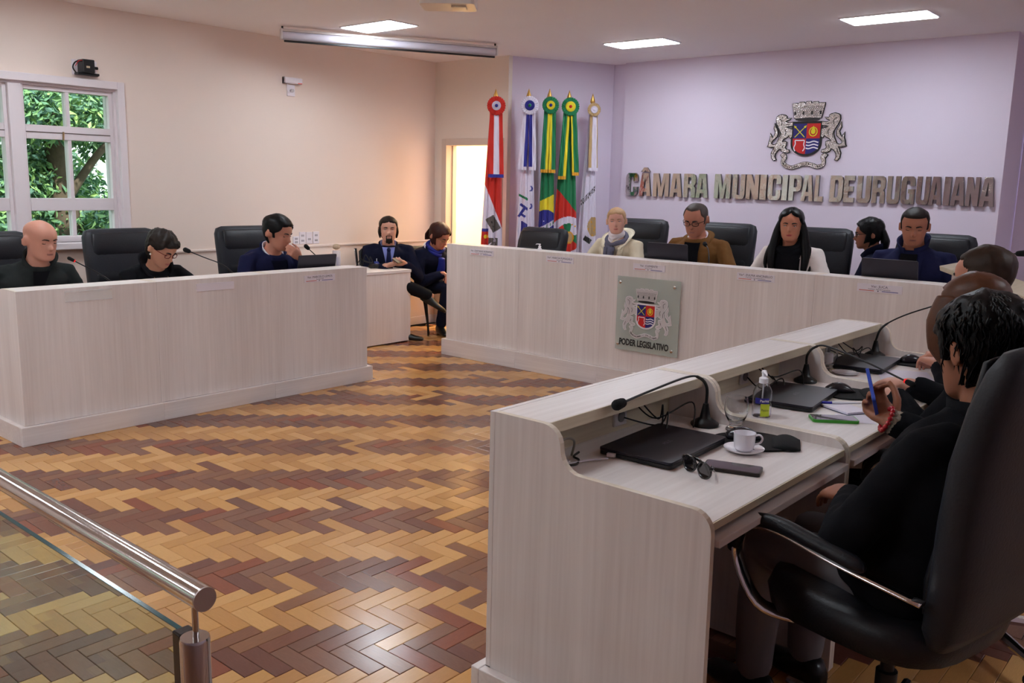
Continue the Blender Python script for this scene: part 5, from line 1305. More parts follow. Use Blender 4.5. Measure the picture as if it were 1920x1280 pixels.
def hand(mb, wrist, d, palm, side, size=0.185, curl=(0.5, 0.6, 0.5), spread=0.12, thumb=(0.5, 0.35), rad=0.0085):
    """palm faces `palm`; `side` is where the thumb is"""
    d = d.normalized(); palm = (palm - d * palm.dot(d)).normalized(); s_ = d.cross(palm)
    if s_.dot(side) < 0: s_ = -s_
    k = size / 0.185
    rings = []
    for t, w_, th in ((-0.02, .022, .019), (0.01, .027, .018), (0.04, .039, .016), (0.07, .042, .0145), (0.090, .040, .012)):
        rings.append(superring(wrist + d * t * k, s_, palm, w_ * k, th * k, 14, 2.6))
    mb.loft(rings)
    for i, (off_, L, r_) in enumerate(((.030, .072, 1.0), (.010, .080, 1.05), (-.011, .074, 1.0), (-.031, .058, .88))):
        base = wrist + d * (0.082 - 0.004 * abs(i - 1)) * k + s_ * off_ * k
        dr = (d + s_ * spread * (1.5 - i) * 0.35).normalized(); ang = 0; pts = [base]; p = base
        for j, seg in enumerate((0.45, 0.32, 0.25)):
            ang += curl[j] * (1.0 + 0.10 * i)
            p = p + (dr * math.cos(ang) + palm * math.sin(ang)) * L * seg * k; pts.append(p)
        mb.capsule(pts, [rad * r_ * k * q for q in (1.05, 1.0, .93, .82)], 10)
    b = wrist + d * 0.022 * k + s_ * 0.028 * k; t0 = (d * math.cos(0.75) + s_ * math.sin(0.75)); p1 = b + (t0 * (1 - thumb[1]) + palm * thumb[1]).normalized() * 0.040 * k
    p2 = p1 + (d * 0.8 + s_ * (0.45 - thumb[0]) + palm * thumb[1]).normalized() * 0.032 * k; p3 = p2 + (d * 0.9 + s_ * (0.2 - thumb[0]) + palm * thumb[1] * 0.9).normalized() * 0.024 * k
    mb.capsule([b, p1, p2, p3], [rad * 1.35 * k, rad * 1.3 * k, rad * 1.08 * k, rad * .9 * k], 10)
    return wrist + d * 0.06 * k
def ik(a, b, l1, l2, pole):
    d = b - a; L = min(d.length, (l1 + l2) * 0.985); d = d.normalized()
    x = (l1 * l1 - l2 * l2 + L * L) / (2 * L); hgt = math.sqrt(max(0, l1 * l1 - x * x))
    pl = pole - d * pole.dot(d); pl = pl.normalized() if pl.length > 1e-5 else d.orthogonal().normalized()
    return a + d * x + pl * hgt, a + d * L
def remesh(o, vox, smooth=3, disp=0.0, dscale=0.08):
    m = o.modifiers.new('remesh', 'REMESH'); m.mode = 'VOXEL'; m.voxel_size = vox; m.use_smooth_shade = True
    if smooth:
        s_ = o.modifiers.new('smooth', 'SMOOTH'); s_.factor = 0.5; s_.iterations = smooth
    if disp:
        tx = bpy.data.textures.get('folds_%g' % dscale) or bpy.data.textures.new('folds_%g' % dscale, 'CLOUDS'); tx.noise_scale = dscale; tx.noise_depth = 1
        dm = o.modifiers.new('folds', 'DISPLACE'); dm.texture = tx; dm.strength = disp; dm.mid_level = 0.5; dm.texture_coords = 'LOCAL'
class Person:
    def __init__(s, label, face, head, pelvis, group, H=0.235, hyaw=0, hpitch=0, hroll=0, sk=None, shoulder=0.185, bulk=1.0, hands=None, feet=None, jacket=None, trousers=None, vox=0.008, wide=1.0, shoe=None, lean_side=0.0, jfold=0.012, jlen=0.0):
        s.label = label; s.H = H
        a = math.radians(face); s.F = V((math.cos(a), math.sin(a), 0)); s.R = V((s.F.y, -s.F.x, 0)); s.U = V((0, 0, 1))
        s.Hc, s.P = V(head), V(pelvis); s.wide = wide
        q = Matrix.Rotation(math.radians(hyaw), 3, 'Z'); hf = q @ s.F
        rx = V((hf.y, -hf.x, 0)); q2 = Matrix.Rotation(math.radians(-hpitch), 3, rx); hf = q2 @ hf; hu = q2 @ V((0, 0, 1))
        q3 = Matrix.Rotation(math.radians(hroll), 3, hf); s.hu = q3 @ hu; s.hf = hf; s.hr = s.hf.cross(s.hu)
        s.N = s.Hc - s.hu * (0.50 * H) * 0.55 - s.hf * (0.10 * H) - V((0, 0, 0.085)) - s.F * 0.02
        s.sk = sk; s.root = empty('person', (s.P.x, s.P.y, 0), 0, label, 'person', group)
        s.sh = shoulder; s.bulk = bulk
        spine = (s.N - s.P); s.su = spine.normalized(); s.sf = (s.F - s.su * s.F.dot(s.su)).normalized(); s.L = spine.length
        # ---- body: one continuous skin from head to feet
        mb = MB(); nz, na = 34, 40; rings = []
        for i in range(nz + 1):
            z = 0.0 + 0.995 * (i / nz) ** 0.92 if i < nz else 0.995
            rings.append([s.hl(*head_pt(z, 2 * PI * j / na, wide), z) for j in range(na)])
        mb.loft(rings)
        # nose
        nr = []
        for z, w_, yo in ((.565, .022, .005), (.52, .030, .022), (.47, .034, .045), (.42, .042, .073), (.375, .056, .098), (.345, .062, .102), (.318, .052, .070), (.300, .030, .02)):
            fy = front_y(0, z); nr.append([s.hl(w_ * math.cos(PI * j / 8), fy - 0.03 + (yo * 1.22 + 0.03) * math.sin(PI * j / 8) ** 0.8, z) for j in range(9)])
        mb.loft(nr)
        # ears
        for sg_ in (-1, 1):
            er = []
            for i in range(13):
                b = 2 * PI * i / 12; er.append((math.cos(b), math.sin(b)))
            hw = hp(.47)[0] * wide
            rings = []
            for xo, sc_ in ((-.05, .70), (.02, .92), (.060, 1.06), (.088, 1.0), (.090, .70)):
                rings.append([s.hl(sg_ * (hw + xo + 0.018 * (-ey < 0) * 0), -.045 - xo * 0.9 + ex * .070 * sc_, .465 + ey * .128 * sc_ + 0.02 * ex) for ex, ey in er[:-1]])
            mb.loft(rings)
        nb = s.hl(0, -.06, .28)
        mb.capsule([s.N - s.su * 0.03, s.N.lerp(nb, 0.5), nb], [0.062 * bulk, 0.056 * bulk, 0.058 * bulk], 16)
        s.torso(mb, 0.0)
        s.limbs(mb, hands or {}, feet)
        o = mb.build('body', sk, s.root, smooth=True); remesh(o, vox, 2)
        s.vox = vox
        if jacket: s.jacket(jacket, jfold, jlen)
        if trousers: s.trousers(trousers, shoe or mat('shoe_black', (18, 17, 18), 0.3))
    def hl(s, x, y, z): return s.Hc + (s.hr * x + s.hf * y + s.hu * (z - 0.5)) * s.H
    TR = [(-.06, .135, .105), (0.0, .165, .125), (.12, .175, .130), (.32, .158, .115), (.52, .168, .122), (.68, .178, .125), (.80, .172, .112), (.88, .140, .092), (.95, .085, .070), (1.0, .060, .056)]
    def torso(s, mb, infl, lo=0):
        rings = []
        for t, a, b in s.TR[lo:]:
            k = s.bulk; c = s.P + s.su * (t * s.L) - s.sf * (0.025 * math.sin(PI * max(0, min(1, t))))
            ax = s.R; sh = (s.sh / 0.185) if t > 0.5 else 1.0
            rings.append(superring(c, ax, s.sf, (a * sh) * k + infl, b * k + infl, 28, 2.4))
        mb.loft(rings)
    def limbs(s, mb, hands, feet):
        s.arm = {}
        for nm, sg_ in (('L', -1), ('R', 1)):
            sh = s.P + s.su * (0.845 * s.L) + s.R * (sg_ * s.sh) - s.sf * 0.01
            h_ = hands.get(nm)
            if h_ is None: h_ = dict(at=s.P + s.F * 0.30 + s.R * (sg_ * 0.10) + V((0, 0, 0.14)), d=(s.F - s.R * sg_ * 0.6), palm=V((0, 0, -1)))
            wr = V(h_['at']); pole = h_.get('pole', s.R * sg_ * 0.7 - s.F * 0.5 - V((0, 0, 0.8)))
            el, wr = ik(sh, wr, 0.295, 0.255, V(pole))
            mb.capsule([sh - s.R * sg_ * 0.05, sh, sh.lerp(el, .5), el, el.lerp(wr, .35), wr], [0.05, 0.054, 0.046, 0.040, 0.040, 0.027], 12)
            d = V(h_.get('d', wr - el)); palm = V(h_.get('palm', (0, 0, -1)))
            hand(mb, wr, d, palm, V(h_.get('thumb_side', -s.R * sg_)), h_.get('size', 0.185), h_.get('curl', (0.35, 0.5, 0.4)), h_.get('spread', 0.12), h_.get('thumb', (0.3, 0.3)), h_.get('rad', 0.0088))
            s.arm[nm] = (sh, el, wr)
        s.leg = {}
        for nm, sg_ in (('L', -1), ('R', 1)):
            hp_ = s.P + s.R * (sg_ * 0.09) + V((0, 0, -0.02))
            if feet and nm in feet: ank = V(feet[nm][0]); fdir = V(feet[nm][1]).normalized(); kp = V(feet[nm][2]) if len(feet[nm]) > 2 else s.F + V((0, 0, 1))
            else: ank = V((s.P.x, s.P.y, s.root.location.z + feet_z)) + s.F * 0.42 + s.R * (sg_ * 0.11) + V((0, 0, 0.08)); fdir = s.F; kp = s.F + V((0, 0, 1.2))
            kn, ank = ik(hp_, ank, 0.42, 0.41, kp)
            mb.capsule([hp_, hp_.lerp(kn, .5), kn, kn.lerp(ank, .35), ank], [0.082, 0.072, 0.055, 0.052, 0.036], 12)
            mb.capsule([ank - V((0, 0, 0.04)) - fdir * 0.03, ank - V((0, 0, 0.052)) + fdir * 0.07, ank - V((0, 0, 0.060)) + fdir * 0.135], [0.026, 0.024, 0.016], 10)
            s.leg[nm] = (hp_, kn, ank, fdir)
    def jacket(s, m, fold, jlen):
        mb = MB(); s.torso(mb, 0.020)
        if jlen:
            c = s.P - V((0, 0, 0.02)); mb.loft([superring(c + s.F * (0.10 * f_) - V((0, 0, jlen * f_)), s.R, s.F, .175 + .03 * f_, .135 + .08 * f_, 28, 2.6) for f_ in (0, .5, 1)])
        for nm in 'LR':
            sh, el, wr = s.arm[nm]; sg_ = -1 if nm == 'L' else 1
            cuff = el.lerp(wr, 0.97)
            mb.capsule([sh - s.R * sg_ * 0.07 + V((0, 0, 0.005)), sh, sh.lerp(el, .5), el], [0.060, 0.065, 0.060, 0.056], 14)
            mb.tube([el, el.lerp(wr, .3), cuff, cuff], [0.058, 0.056, 0.042, 0.03], 14)
        o = mb.build('jacket', m, s.root, smooth=True); remesh(o, max(0.011, s.vox), 2, fold, 0.07)
        s.jm = m
    def trousers(s, m, sm):
        mb = MB(); c = s.P
        mb.loft([superring(c + s.su * t, s.R, s.sf, a, b, 24, 2.4) for t, a, b in ((-.06, .14, .12), (0, .178, .14), (.06, .18, .14), (.09, .17, .13))])
        for nm in 'LR':
            h_, k_, a_, f_ = s.leg[nm]
            mb.capsule([h_, h_.lerp(k_, .5), k_, k_.lerp(a_, .4), a_ + (k_ - a_) * 0.08], [0.098, 0.088, 0.072, 0.066, 0.055], 14)
        o = mb.build('trousers', m, s.root, smooth=True); remesh(o, 0.013, 2, 0.008, 0.08)
        for nm in 'LR':
            h_, k_, a_, f_ = s.leg[nm]; zf = -0.078
            mb = MB(); rt_ = V((f_.y, -f_.x, 0)) if abs(f_.z) < 0.9 else s.R
            rt_ = rt_.normalized(); upf = rt_.cross(f_).normalized()
            if upf.z < 0: upf = -upf
            rings = []
            for y, w_, z0, z1 in ((-.075, .022, -.075, -.01), (-.05, .036, -.078, .015), (0.0, .040, -.079, .02), (.06, .043, -.079, -.012), (.12, .046, -.079, -.030), (.175, .038, -.078, -.040), (.20, .018, -.075, -.052)):
                rings.append(superring(a_ + f_ * y + upf * ((z0 + z1) / 2), rt_, upf, w_, (z1 - z0) / 2, 14, 2.8))
            mb.loft(rings); mb.build('shoe', sm, s.root, smooth=True)
    # ------------------------------------------------ face
    def face(s, brow, lips, eyes='open', iris=(50, 34, 24), lash=True):
        for sg_ in (-1, 1):
            x = .145 * sg_; y = front_y(x, .495)
            if eyes == 'open':
                MB().ball(s.hl(x, y + .002, .495), s.H * .034, 12, 8).build('eye', mat('eye_white', (214, 204, 198), 0.25), s.root, smooth=True)
                MB().ball(s.hl(x + .004, y + .022, .495), s.H * .0175, 10, 6).build('iris', mat('iris_%d' % iris[0], iris, 0.15), s.root, smooth=True)
                pts = [s.hl(x + dx, front_y(x + dx, .515) + .014, .517 - 2.2 * dx * dx) for dx in (-.058, -.03, 0, .03, .058)]
            else:
                MB().ball(s.hl(x, y + .004, .490), s.H * .036, 12, 8).build('eyelid', s.sk, s.root, smooth=True)
                pts = [s.hl(x + dx, y + .036 - 5.0 * dx * dx, .478 + 2.5 * dx * dx) for dx in (-.055, -.03, 0, .03, .055)]
            MB().tube(pts, s.H * .008, 6).build('lash', mat('lash_dark', (24, 18, 16), 0.6), s.root, smooth=True)
            pts = [s.hl(sg_ * ax, front_y(sg_ * ax, .575 + dz) + .010, .575 + dz) for ax, dz in ((.06, -.004), (.11, .012), (.165, .016), (.215, -.002))]
            MB().tube(pts, [s.H * r_ for r_ in (.014, .016, .013, .006)], 6, flat=(1.2, .7)).build('eyebrow', brow, s.root, smooth=True)
        mb = MB()
        for z, hh in ((.222, .010), (.196, .013)):
            pts = [s.hl(dx, front_y(dx, z) + .004 - 0.5 * dx * dx, z + (.006 if abs(dx) > .06 else 0)) for dx in (-.095, -.05, 0, .05, .095)]
            mb.tube(pts, [s.H * hh * q for q in (.3, .9, 1, .9, .3)], 8)
        mb.build('mouth', lips, s.root, smooth=True)
    def glasses(s, m, z=.49, rw=.105, rh=.070, half=False, lens=None):
        t = MB()
        for sg_ in (-1, 1):
            c0 = (.145 * sg_, front_y(.12, .5) + .075, z)
            ring = [s.hl(c0[0] + rw * math.copysign(abs(math.cos(a * PI / 10)) ** .75, math.cos(a * PI / 10)), c0[1] - .35 * (abs(c0[0] + rw * math.cos(a * PI / 10))) ** 2, z + rh * math.copysign(abs(math.sin(a * PI / 10)) ** .75, math.sin(a * PI / 10))) for a in range(20)]
            t.loft([[p + (p - s.hl(*c0)).normalized() * (s.H * .010 * math.cos(q * PI / 3)) + s.hf * (s.H * .010 * math.sin(q * PI / 3)) for q in range(6)] for p in ring], loop=True)
            t.tube([s.hl(.25 * sg_, c0[1] - .03, z + .025), s.hl(.345 * sg_, .20, z + .03), s.hl(.355 * sg_, -.05, z + .02), s.hl(.345 * sg_, -.10, z - .03)], s.H * .009, 6)
        t.tube([s.hl(-.04, front_y(0, .5) + .09, z + .01), s.hl(0, front_y(0, .5) + .10, z + .02), s.hl(.04, front_y(0, .5) + .09, z + .01)], s.H * .009, 6)
        t.build('glasses', m, s.root, smooth=True)
    # ------------------------------------------------ hair
    def hair(s, m, front=.80, side=.50, back=.18, th=.045, sideburn=.06, part=0.0, noise_=.02, top=1.0, temple=0.0, name='hair', face_w=.235, seed=1.0, widow=0.0):
        nz, na = 40, 72; rings = []; mb = MB()
        for i in range(nz + 1):
            z = 0.06 + 0.938 * i / nz; ring = []
            for j in range(na):
                a = 2 * PI * j / na; x, y = head_pt(z, a, s.wide)
                fr = max(0, math.sin(a)); ax = abs(x)
                # hairline height as a function of the direction
                sa = math.sin(a)
                if sa > .30:
                    hl_ = front - temple * min(1, ax / .2) + widow * max(0, 1 - ax / .1) - max(0, (ax - face_w)) * 2.6
                    hl_ = max(hl_, side - sideburn if ax > face_w * 1.12 else hl_)
                elif sa > -.18: hl_ = side - (sideburn if sa > .12 else -0.02)
                else: hl_ = side + (back - side) * min(1, (-.18 - sa) / .35)
                k = max(-1, min(1, (z - hl_) / .022))
                n_ = noise.noise(V((x * 9 + seed, y * 9, z * 5))) * noise_ + noise.noise(V((x * 26, y * 26 + seed, z * 12))) * noise_ * .5
                o_ = (th * (1 + (top - 1) * max(0, (z - .6) / .4)) + n_) * (k if k > 0 else 0) - .06 * (-k if k < 0 else 0)
                c = V((0, -.03, .52)); p = V((x, y, z)); d_ = (p - c).normalized()
                if part and z > .8: o_ -= .03 * math.exp(-((x - part) / .02) ** 2) * (y > -.2)
                ring.append(s.hl(*(p + d_ * o_)))
            rings.append(ring)
        mb.loft(rings)
        return mb.build(name, m, s.root, smooth=True)
    def strands(s, m, n=420, low=.30, lift=.085, length=.30, rad=.016, seed=1, frontz=.80):
        # separate tufts lying on the hair, combed from the crown
        rg = random.Random(seed); mb = MB(); cr_ = V((0, -.18, .99))
        c = V((0, -.03, .52))
        for _ in range(n):
            d_ = V((rg.gauss(0, 1), rg.gauss(0, 1), rg.gauss(.35, .8))).normalized()
            z = .52 + d_.z * .47
            if z < low or (d_.y > .25 and z < frontz + .02) or (abs(d_.y) < .3 and z < .52): continue
            a = math.atan2(d_.y, d_.x); pts = []
            dirn = 1
            for k in range(6):
                f_ = k / 5; zz = max(low - .03, min(.985, z - length * f_ * .55 * (1.2 - d_.z))); x, y = head_pt(zz, a + .10 * f_ * rg.uniform(-1, 1) * (1 if x_flip(d_) else -1), s.wide)
                p_ = V((x, y, zz)); pts.append(s.hl(*(p_ + (p_ - c).normalized() * (lift * (1 - .25 * f_) + .012 * math.sin(f_ * PI)))))
            mb.tube(pts, [s.H * rad * q for q in (.35, 1, 1.1, 1, .7, .15)], 5, flat=(.45, 1.2))
        o = mb.build('hair_strands', m, s.root, smooth=True); o['kind'] = 'stuff'; return o
    def lock(s, m, paths, name='hair_length', n=14, world=False):
        mb = MB()
        for pts, rad in paths:
            P_ = spline([V(p) if world else s.hl(*p) for p in pts], 5); k = len(P_) - 1
            rr = []
            for i in range(k + 1):
                f_ = i / k * (len(rad) - 1); q = min(int(f_), len(rad) - 2); fr = f_ - q
                a, b = rad[q], rad[q + 1]
                rr.append(tuple((a[c] + (b[c] - a[c]) * fr) * s.H for c in (0, 1)))
            mb.tube(P_, rr, n, upv=tuple(s.hr))
        return mb.build(name, m, s.root, smooth=True)
    def chest(s, t, x, out=0.0):
        """point on the jacket's front"""
        for A, B in zip(s.TR, s.TR[1:]):
            if t <= B[0]: break
        f_ = (t - A[0]) / (B[0] - A[0]); a = (A[1] + (B[1] - A[1]) * f_) * s.bulk * ((s.sh / .185) if t > .5 else 1) + .02; b = (A[2] + (B[2] - A[2]) * f_) * s.bulk + .02
        c = s.P + s.su * (t * s.L) - s.sf * (0.025 * math.sin(PI * max(0, min(1, t))))
        return c + s.R * x + s.sf * (b * max(0.05, 1 - min(.98, abs(x) / a) ** 2.4) ** (1 / 2.4) + out)
    def vpatch(s, name, m, top_w, t0, t1, out=0.006, bot_w=0.004):
        rows = 9; grid = []
        for i in range(rows):
            f_ = i / (rows - 1); t = t0 + (t1 - t0) * f_; w_ = top_w + (bot_w - top_w) * f_
            grid.append([s.chest(t, -w_ + 2 * w_ * j / 8, out) for j in range(9)])
        mb = MB(); mb.patch(grid); mb.patch([[p - s.sf * 0.03 for p in r_] for r_ in grid])
        return mb.build(name, m, s.root, smooth=True)
    def lapels(s, m, top_w, t0, t1, w_=0.05, out=0.010):
        for sg_ in (-1, 1):
            rows = 9; grid = []
            for i in range(rows):
                f_ = i / (rows - 1); t = t0 + (t1 - t0) * f_; x0 = (top_w + 0.002) * (1 - f_) + 0.004; ww = w_ * (0.55 + 0.9 * f_) * (1 if f_ < .62 else max(.1, (1 - f_) / .38))
                grid.append([s.chest(t, sg_ * (x0 + ww * j / 3), out + 0.004 * (1 - j / 3)) for j in range(4)])
            mb = MB(); mb.patch(grid); mb.patch([[p - s.sf * 0.012 for p in r_] for r_ in grid]); mb.build('lapel', m, s.root, smooth=True)
    def collar(s, m, r0=0.075, r1=0.085, hgt=0.05, drop=0.0, gap=0.55, thick=0.012, name='collar', tilt=0.02, base=0.0):
        n = 30; mb = MB(); grid = []
        c0 = s.N - s.su * (0.02 - base)
        for i, f_ in enumerate((0, .5, 1)):
            row = []
            for j in range(n + 1):
                a = PI / 2 + gap + (2 * PI - 2 * gap) * j / n; r_ = r0 + (r1 - r0) * f_
                fd = math.sin(a)
                row.append(c0 + (s.R * math.cos(a) + s.sf * math.sin(a)) * r_ + s.su * (hgt * f_ - drop * max(0, fd) - tilt * fd))
            grid.append(row)
        inner = [[p - (p - c0).normalized() * thick for p in r_] for r_ in grid]
        rings = [[grid[0][j], grid[1][j], grid[2][j], inner[2][j], inner[1][j], inner[0][j]] for j in range(n + 1)]
        mb.loft(rings); return mb.build(name, m, s.root, smooth=True)
    def scarf(s, m, turns=3, r=0.085, th=0.024, z=0.0, name='scarf', seed=0):
        mb = MB()
        for k in range(turns):
            pts = []
            for i in range(37):
                a = 2 * PI * i / 36; rr = r + 0.012 * math.sin(a * 2 + k * 1.7 + seed)
                pts.append(s.N + s.su * (z + 0.026 * k - 0.028 * math.sin(a) + 0.006 * math.sin(a * 3 + k)) + (s.R * math.cos(a) + s.sf * math.sin(a)) * rr + s.sf * 0.012)
            mb.tube(pts, th, 10)
        return mb.build(name, m, s.root, smooth=True)
feet_z = 0.0
def x_flip(d): return d.x > 0
# ------------------------------------------------------------------ the cast
M_navy, M_dnavy, M_black = cloth('navy', (30, 32, 62)), cloth('dark_navy', (22, 24, 42)), cloth('black', (17, 17, 21))
M_char, M_brownj, M_cream = cloth('charcoal_green', (38, 42, 42)), cloth('brown', (112, 78, 44)), cloth('cream_coat', (206, 194, 170))
M_white = cloth('white_coat', (222, 212, 208)); M_fleece = cloth('fleece', (232, 222, 198), 0.95, 0.9, 60)
M_shirt, M_wshirt = cloth('blue_shirt', (128, 136, 196), 0.7, 0.1), cloth('white_shirt', (228, 226, 236), 0.7, 0.1)
M_tie, M_greyscarf, M_bluescarf = cloth('tie', (30, 34, 66), 0.5, 0.1), cloth('grey_scarf', (104, 104, 122), 0.9, 0.8, 70), cloth('blue_scarf', (40, 48, 130), 0.5)
M_tr, M_trn, M_grey = cloth('trousers_black', (20, 20, 24)), cloth('trousers_navy', (24, 26, 44)), mat('satin_grey', (150, 146, 148), 0.3, var=0.1)
H_black, H_dk, H_brown, H_red, H_blonde, H_salt = hairm('black', (11, 10, 11), 0.4), hairm('dark_brown', (34, 26, 22)), hairm('brown', (62, 44, 34)), hairm('dark_red', (58, 30, 26)), hairm('blonde', (178, 142, 106)), hairm('salt', (72, 62, 58))
H_chest = hairm('chestnut', (84, 52, 36), 0.4)
M_gl_blk, M_gl_red, M_gl_gold = mat('specs_black', (20, 20, 22), 0.2), mat('specs_red', (110, 26, 28), 0.25), mat('specs_gold', (190, 170, 130), 0.25, 0.8)
B_dark, B_mid, B_lt = mat('brow_dark', (30, 22, 20), 0.8), mat('brow_mid', (70, 50, 40), 0.8), mat('brow_light', (150, 118, 92), 0.8)
def lip(n, c): return mat('lips_' + n, c, 0.4)
GL_, GC_, GR_, GW_ = 'people seated at the left desks', 'people at the head table', 'people at the near desk row', 'people seated by the wall'
Z3 = V((0, 0, 1))

# bald man at the left desks
p = Person('bald man in dark zipped jacket at the left desks', 0, (-5.80, 2.318, 1.105), (-6.02, 2.18, 0.52), GL_, 0.240, 12, 10, 0, skin('pink', (196, 140, 120)), 0.20, 1.12,
           dict(L=dict(at=(-5.72, 2.45, 0.775), d=(0.5, -0.6, 0)), R=dict(at=(-5.75, 2.02, 0.775), d=(0.6, 0.6, 0))), None, M_char, M_tr)
p.face(B_mid, lip('pale', (164, 110, 98)), 'down')
p.collar(M_char, 0.088, 0.105, 0.075, 0.03, 0.35, 0.016); p.vpatch('shirt', M_black, 0.05, 0.97, 0.55, 0.008); MB().tube([p.chest(0.55, 0.0, 0.016), p.chest(0.15, 0.0, 0.014)], 0.004, 6).build('zip', mat('zip_grey', (110, 104, 100), 0.4, 0.5), p.root)
MB().ball(p.chest(0.72, -0.10, 0.004), (0.006, 0.006, 0.009), 8, 6).build('pin', mat('pin_red', (190, 20, 24), 0.4), p.root)
# woman in red glasses
p = Person('woman in red glasses and dark coat bending over her desk', 0, (-5.78, 3.095, 1.020), (-6.08, 3.10, 0.50), GL_, 0.225, 18, 30, -4, skin('warm', (190, 136, 110)), 0.175, 1.02,
           dict(L=dict(at=(-5.66, 3.42, 0.785), d=(0.7, 0.1, 0)), R=dict(at=(-5.62, 3.02, 0.785), d=(0.7, 0.2, 0))), None, M_black, M_tr)
p.face(B_dark, lip('rose', (168, 90, 84)), 'down'); p.glasses(M_gl_red)
p.hair(H_dk, .74, .50, .14, .085, .0, 0, .05, 1.25, .02, seed=4, face_w=.25); p.collar(M_black, 0.085, 0.12, 0.06, 0.05, 0.5, 0.02); p.vpatch('blouse', mat('cloth_blouse', (12, 12, 13), 0.7), 0.055, 0.96, 0.5)
for sg_ in (-1, 1): MB().ball(p.hl(.36 * sg_, -.03, .30), p.H * .03, 8, 6).build('earring', mat('pearl', (230, 222, 214), 0.2), p.root, smooth=True)
MB().tube(spline([p.chest(.96, -.05, .012), p.chest(.8, -.03, .012), p.chest(.68, 0, .012), p.chest(.8, .03, .012), p.chest(.96, .05, .012)], 4), 0.0015, 5).build('necklace', mat('gold', (190, 150, 80), 0.3, 0.9), p.root)
# man resting chin on hand
p = Person('man in navy blazer resting his mouth on his hand', 0, (-5.74, 4.005, 1.110), (-6.06, 4.08, 0.52), GL_, 0.245, 20, 16, 0, skin('tan', (188, 130, 108)), 0.20, 1.08,
           dict(L=dict(at=(-5.590, 4.090, 0.925), d=(0.06, -0.66, 0.50), palm=(-1, 0.1, -0.1), thumb_side=(-0.3, 0, 1), curl=(.45, .7, .5), pole=(0.6, 0.6, -1.2)), R=dict(at=(-5.66, 3.86, 0.785), d=(0.5, 0.6, 0))), None, M_navy, M_tr)
p.face(B_dark, lip('pale', (164, 110, 98)), 'down'); p.hair(H_black, .80, .48, .16, .060, .10, 0, .015, 1.3, .03, seed=2)
p.vpatch('sweater', M_dnavy, 0.07, 0.95, 0.45, 0.006); p.collar(M_wshirt, 0.072, 0.080, 0.045, 0.02, 0.6, 0.008, 'shirt_collar'); p.collar(M_navy, 0.085, 0.098, 0.035, 0.04, 0.7, 0.014); p.lapels(M_navy, 0.07, 0.95, 0.45)
# bearded man by the wall
p = Person('bearded man in navy suit and tie seated with crossed legs', -38, (-6.60, 5.872, 1.050), (-6.68, 5.93, 0.53), GW_, 0.240, 0, 0, 0, skin('pale', (198, 148, 128)), 0.195, 1.0,
           dict(L=dict(at=(-6.36, 5.86, 0.735), d=(0.2, -0.7, 0.1), palm=(-0.6, 0, 0.6), curl=(.5, .7, .6)), R=dict(at=(-6.40, 5.66, 0.72), d=(0.35, 0.6, 0.15), palm=(-0.5, 0.2, 0.7), curl=(.6, .8, .6))),
           dict(R=((-6.30, 5.80, 0.085), (0.75, 0.35, 0)), L=((-6.13, 5.99, 0.43), (0.72, 0.52, -0.46), (0.15, -1.0, 0.35))), M_dnavy, M_tr)
p.face(B_dark, lip('pale', (164, 110, 98)), 'open'); p.hair(H_dk, .80, .30, .12, .042, .0, .004, .008, 1.0, .05, face_w=.26)
p.lock(H_dk, [([(.29 * q, -.02, .66), (.355 * q, -.06, .40), (.33 * q, -.10, .16)], [(.07, .16), (.07, .18), (.03, .10)]) for q in (-1, 1)])
rings = []
for i in range(19):
    z = 0.0 + 0.31 * i / 18; ring = []
    for j in range(56):
        a = 2 * PI * j / 56; x, y = head_pt(max(z, .004), a); ax = abs(x)
        m_ = 0.0
        if math.sin(a) > .3:
            chin = max(0, 1 - (ax / .105) ** 2.5) * max(0, min(1, (.165 - z) / .03))
            sides = math.exp(-((ax - .108) / .022) ** 2) * max(0, min(1, (.275 - z) / .03))
            tache = math.exp(-((z - .255) / .016) ** 2) * max(0, 1 - (ax / .13) ** 4)
            m_ = max(chin, sides, tache)
        P_ = V((x, y, z)); dv = (P_ - V((0, .05, .22))).normalized()
        ring.append(p.hl(*(P_ + dv * (-.03 + .060 * m_) + V((0, .02, -.055)) * m_ * max(0, 1 - z / .10))))
    rings.append(ring)
MB().loft(rings).build('beard', H_dk, p.root, smooth=True)
p.vpatch('shirt', M_shirt, 0.062, 0.975, 0.30, 0.006); p.collar(M_shirt, 0.066, 0.078, 0.045, 0.02, 0.5, 0.008, 'shirt_collar')
g = []
for i in range(12):
    f_ = i / 11; t_ = 0.93 - 0.60 * f_; w_ = (0.020 if f_ < .08 else 0.015 + 0.022 * f_); g.append([p.chest(t_, -w_ + w_ * j / 2, 0.016) for j in range(5)])
MB().patch(g).patch([[q - p.sf * 0.006 for q in r_] for r_ in g]).build('tie', M_tie, p.root, smooth=True)
MB().ball(p.chest(.93, 0, .02), (.018, .018, .02), 10, 7).build('tie_knot', M_tie, p.root, smooth=True)
p.lapels(M_dnavy, 0.062, 0.975, 0.28, 0.055); p.collar(M_dnavy, 0.085, 0.095, 0.035, 0.03, 0.75, 0.014)
bp_ = p.chest(.50, .115, .012)
t = MB().obox(bp_, p.R * 0.026, p.su * 0.042, p.sf * 0.002).build('badge', mat('badge_blue', (70, 84, 170), 0.3), p.root)
MB().obox(bp_ + p.su * 0.055, p.R * 0.004, p.su * 0.015, p.sf * 0.002).build('badge_clip', mat('badge_white', (220, 224, 236), 0.3), p.root)
MB().obox(bp_ + p.sf * 0.0025 + p.su * .008, p.R * 0.010, p.su * 0.014, p.sf * 0.0006).build('badge_photo', mat('badge_white', (220, 224, 236), 0.3), p.root)
ph_ = empty('phone', (-6.335, 5.765, 0.765), math.radians(110), 'dark phone held by the bearded man', 'phone', 'phones')
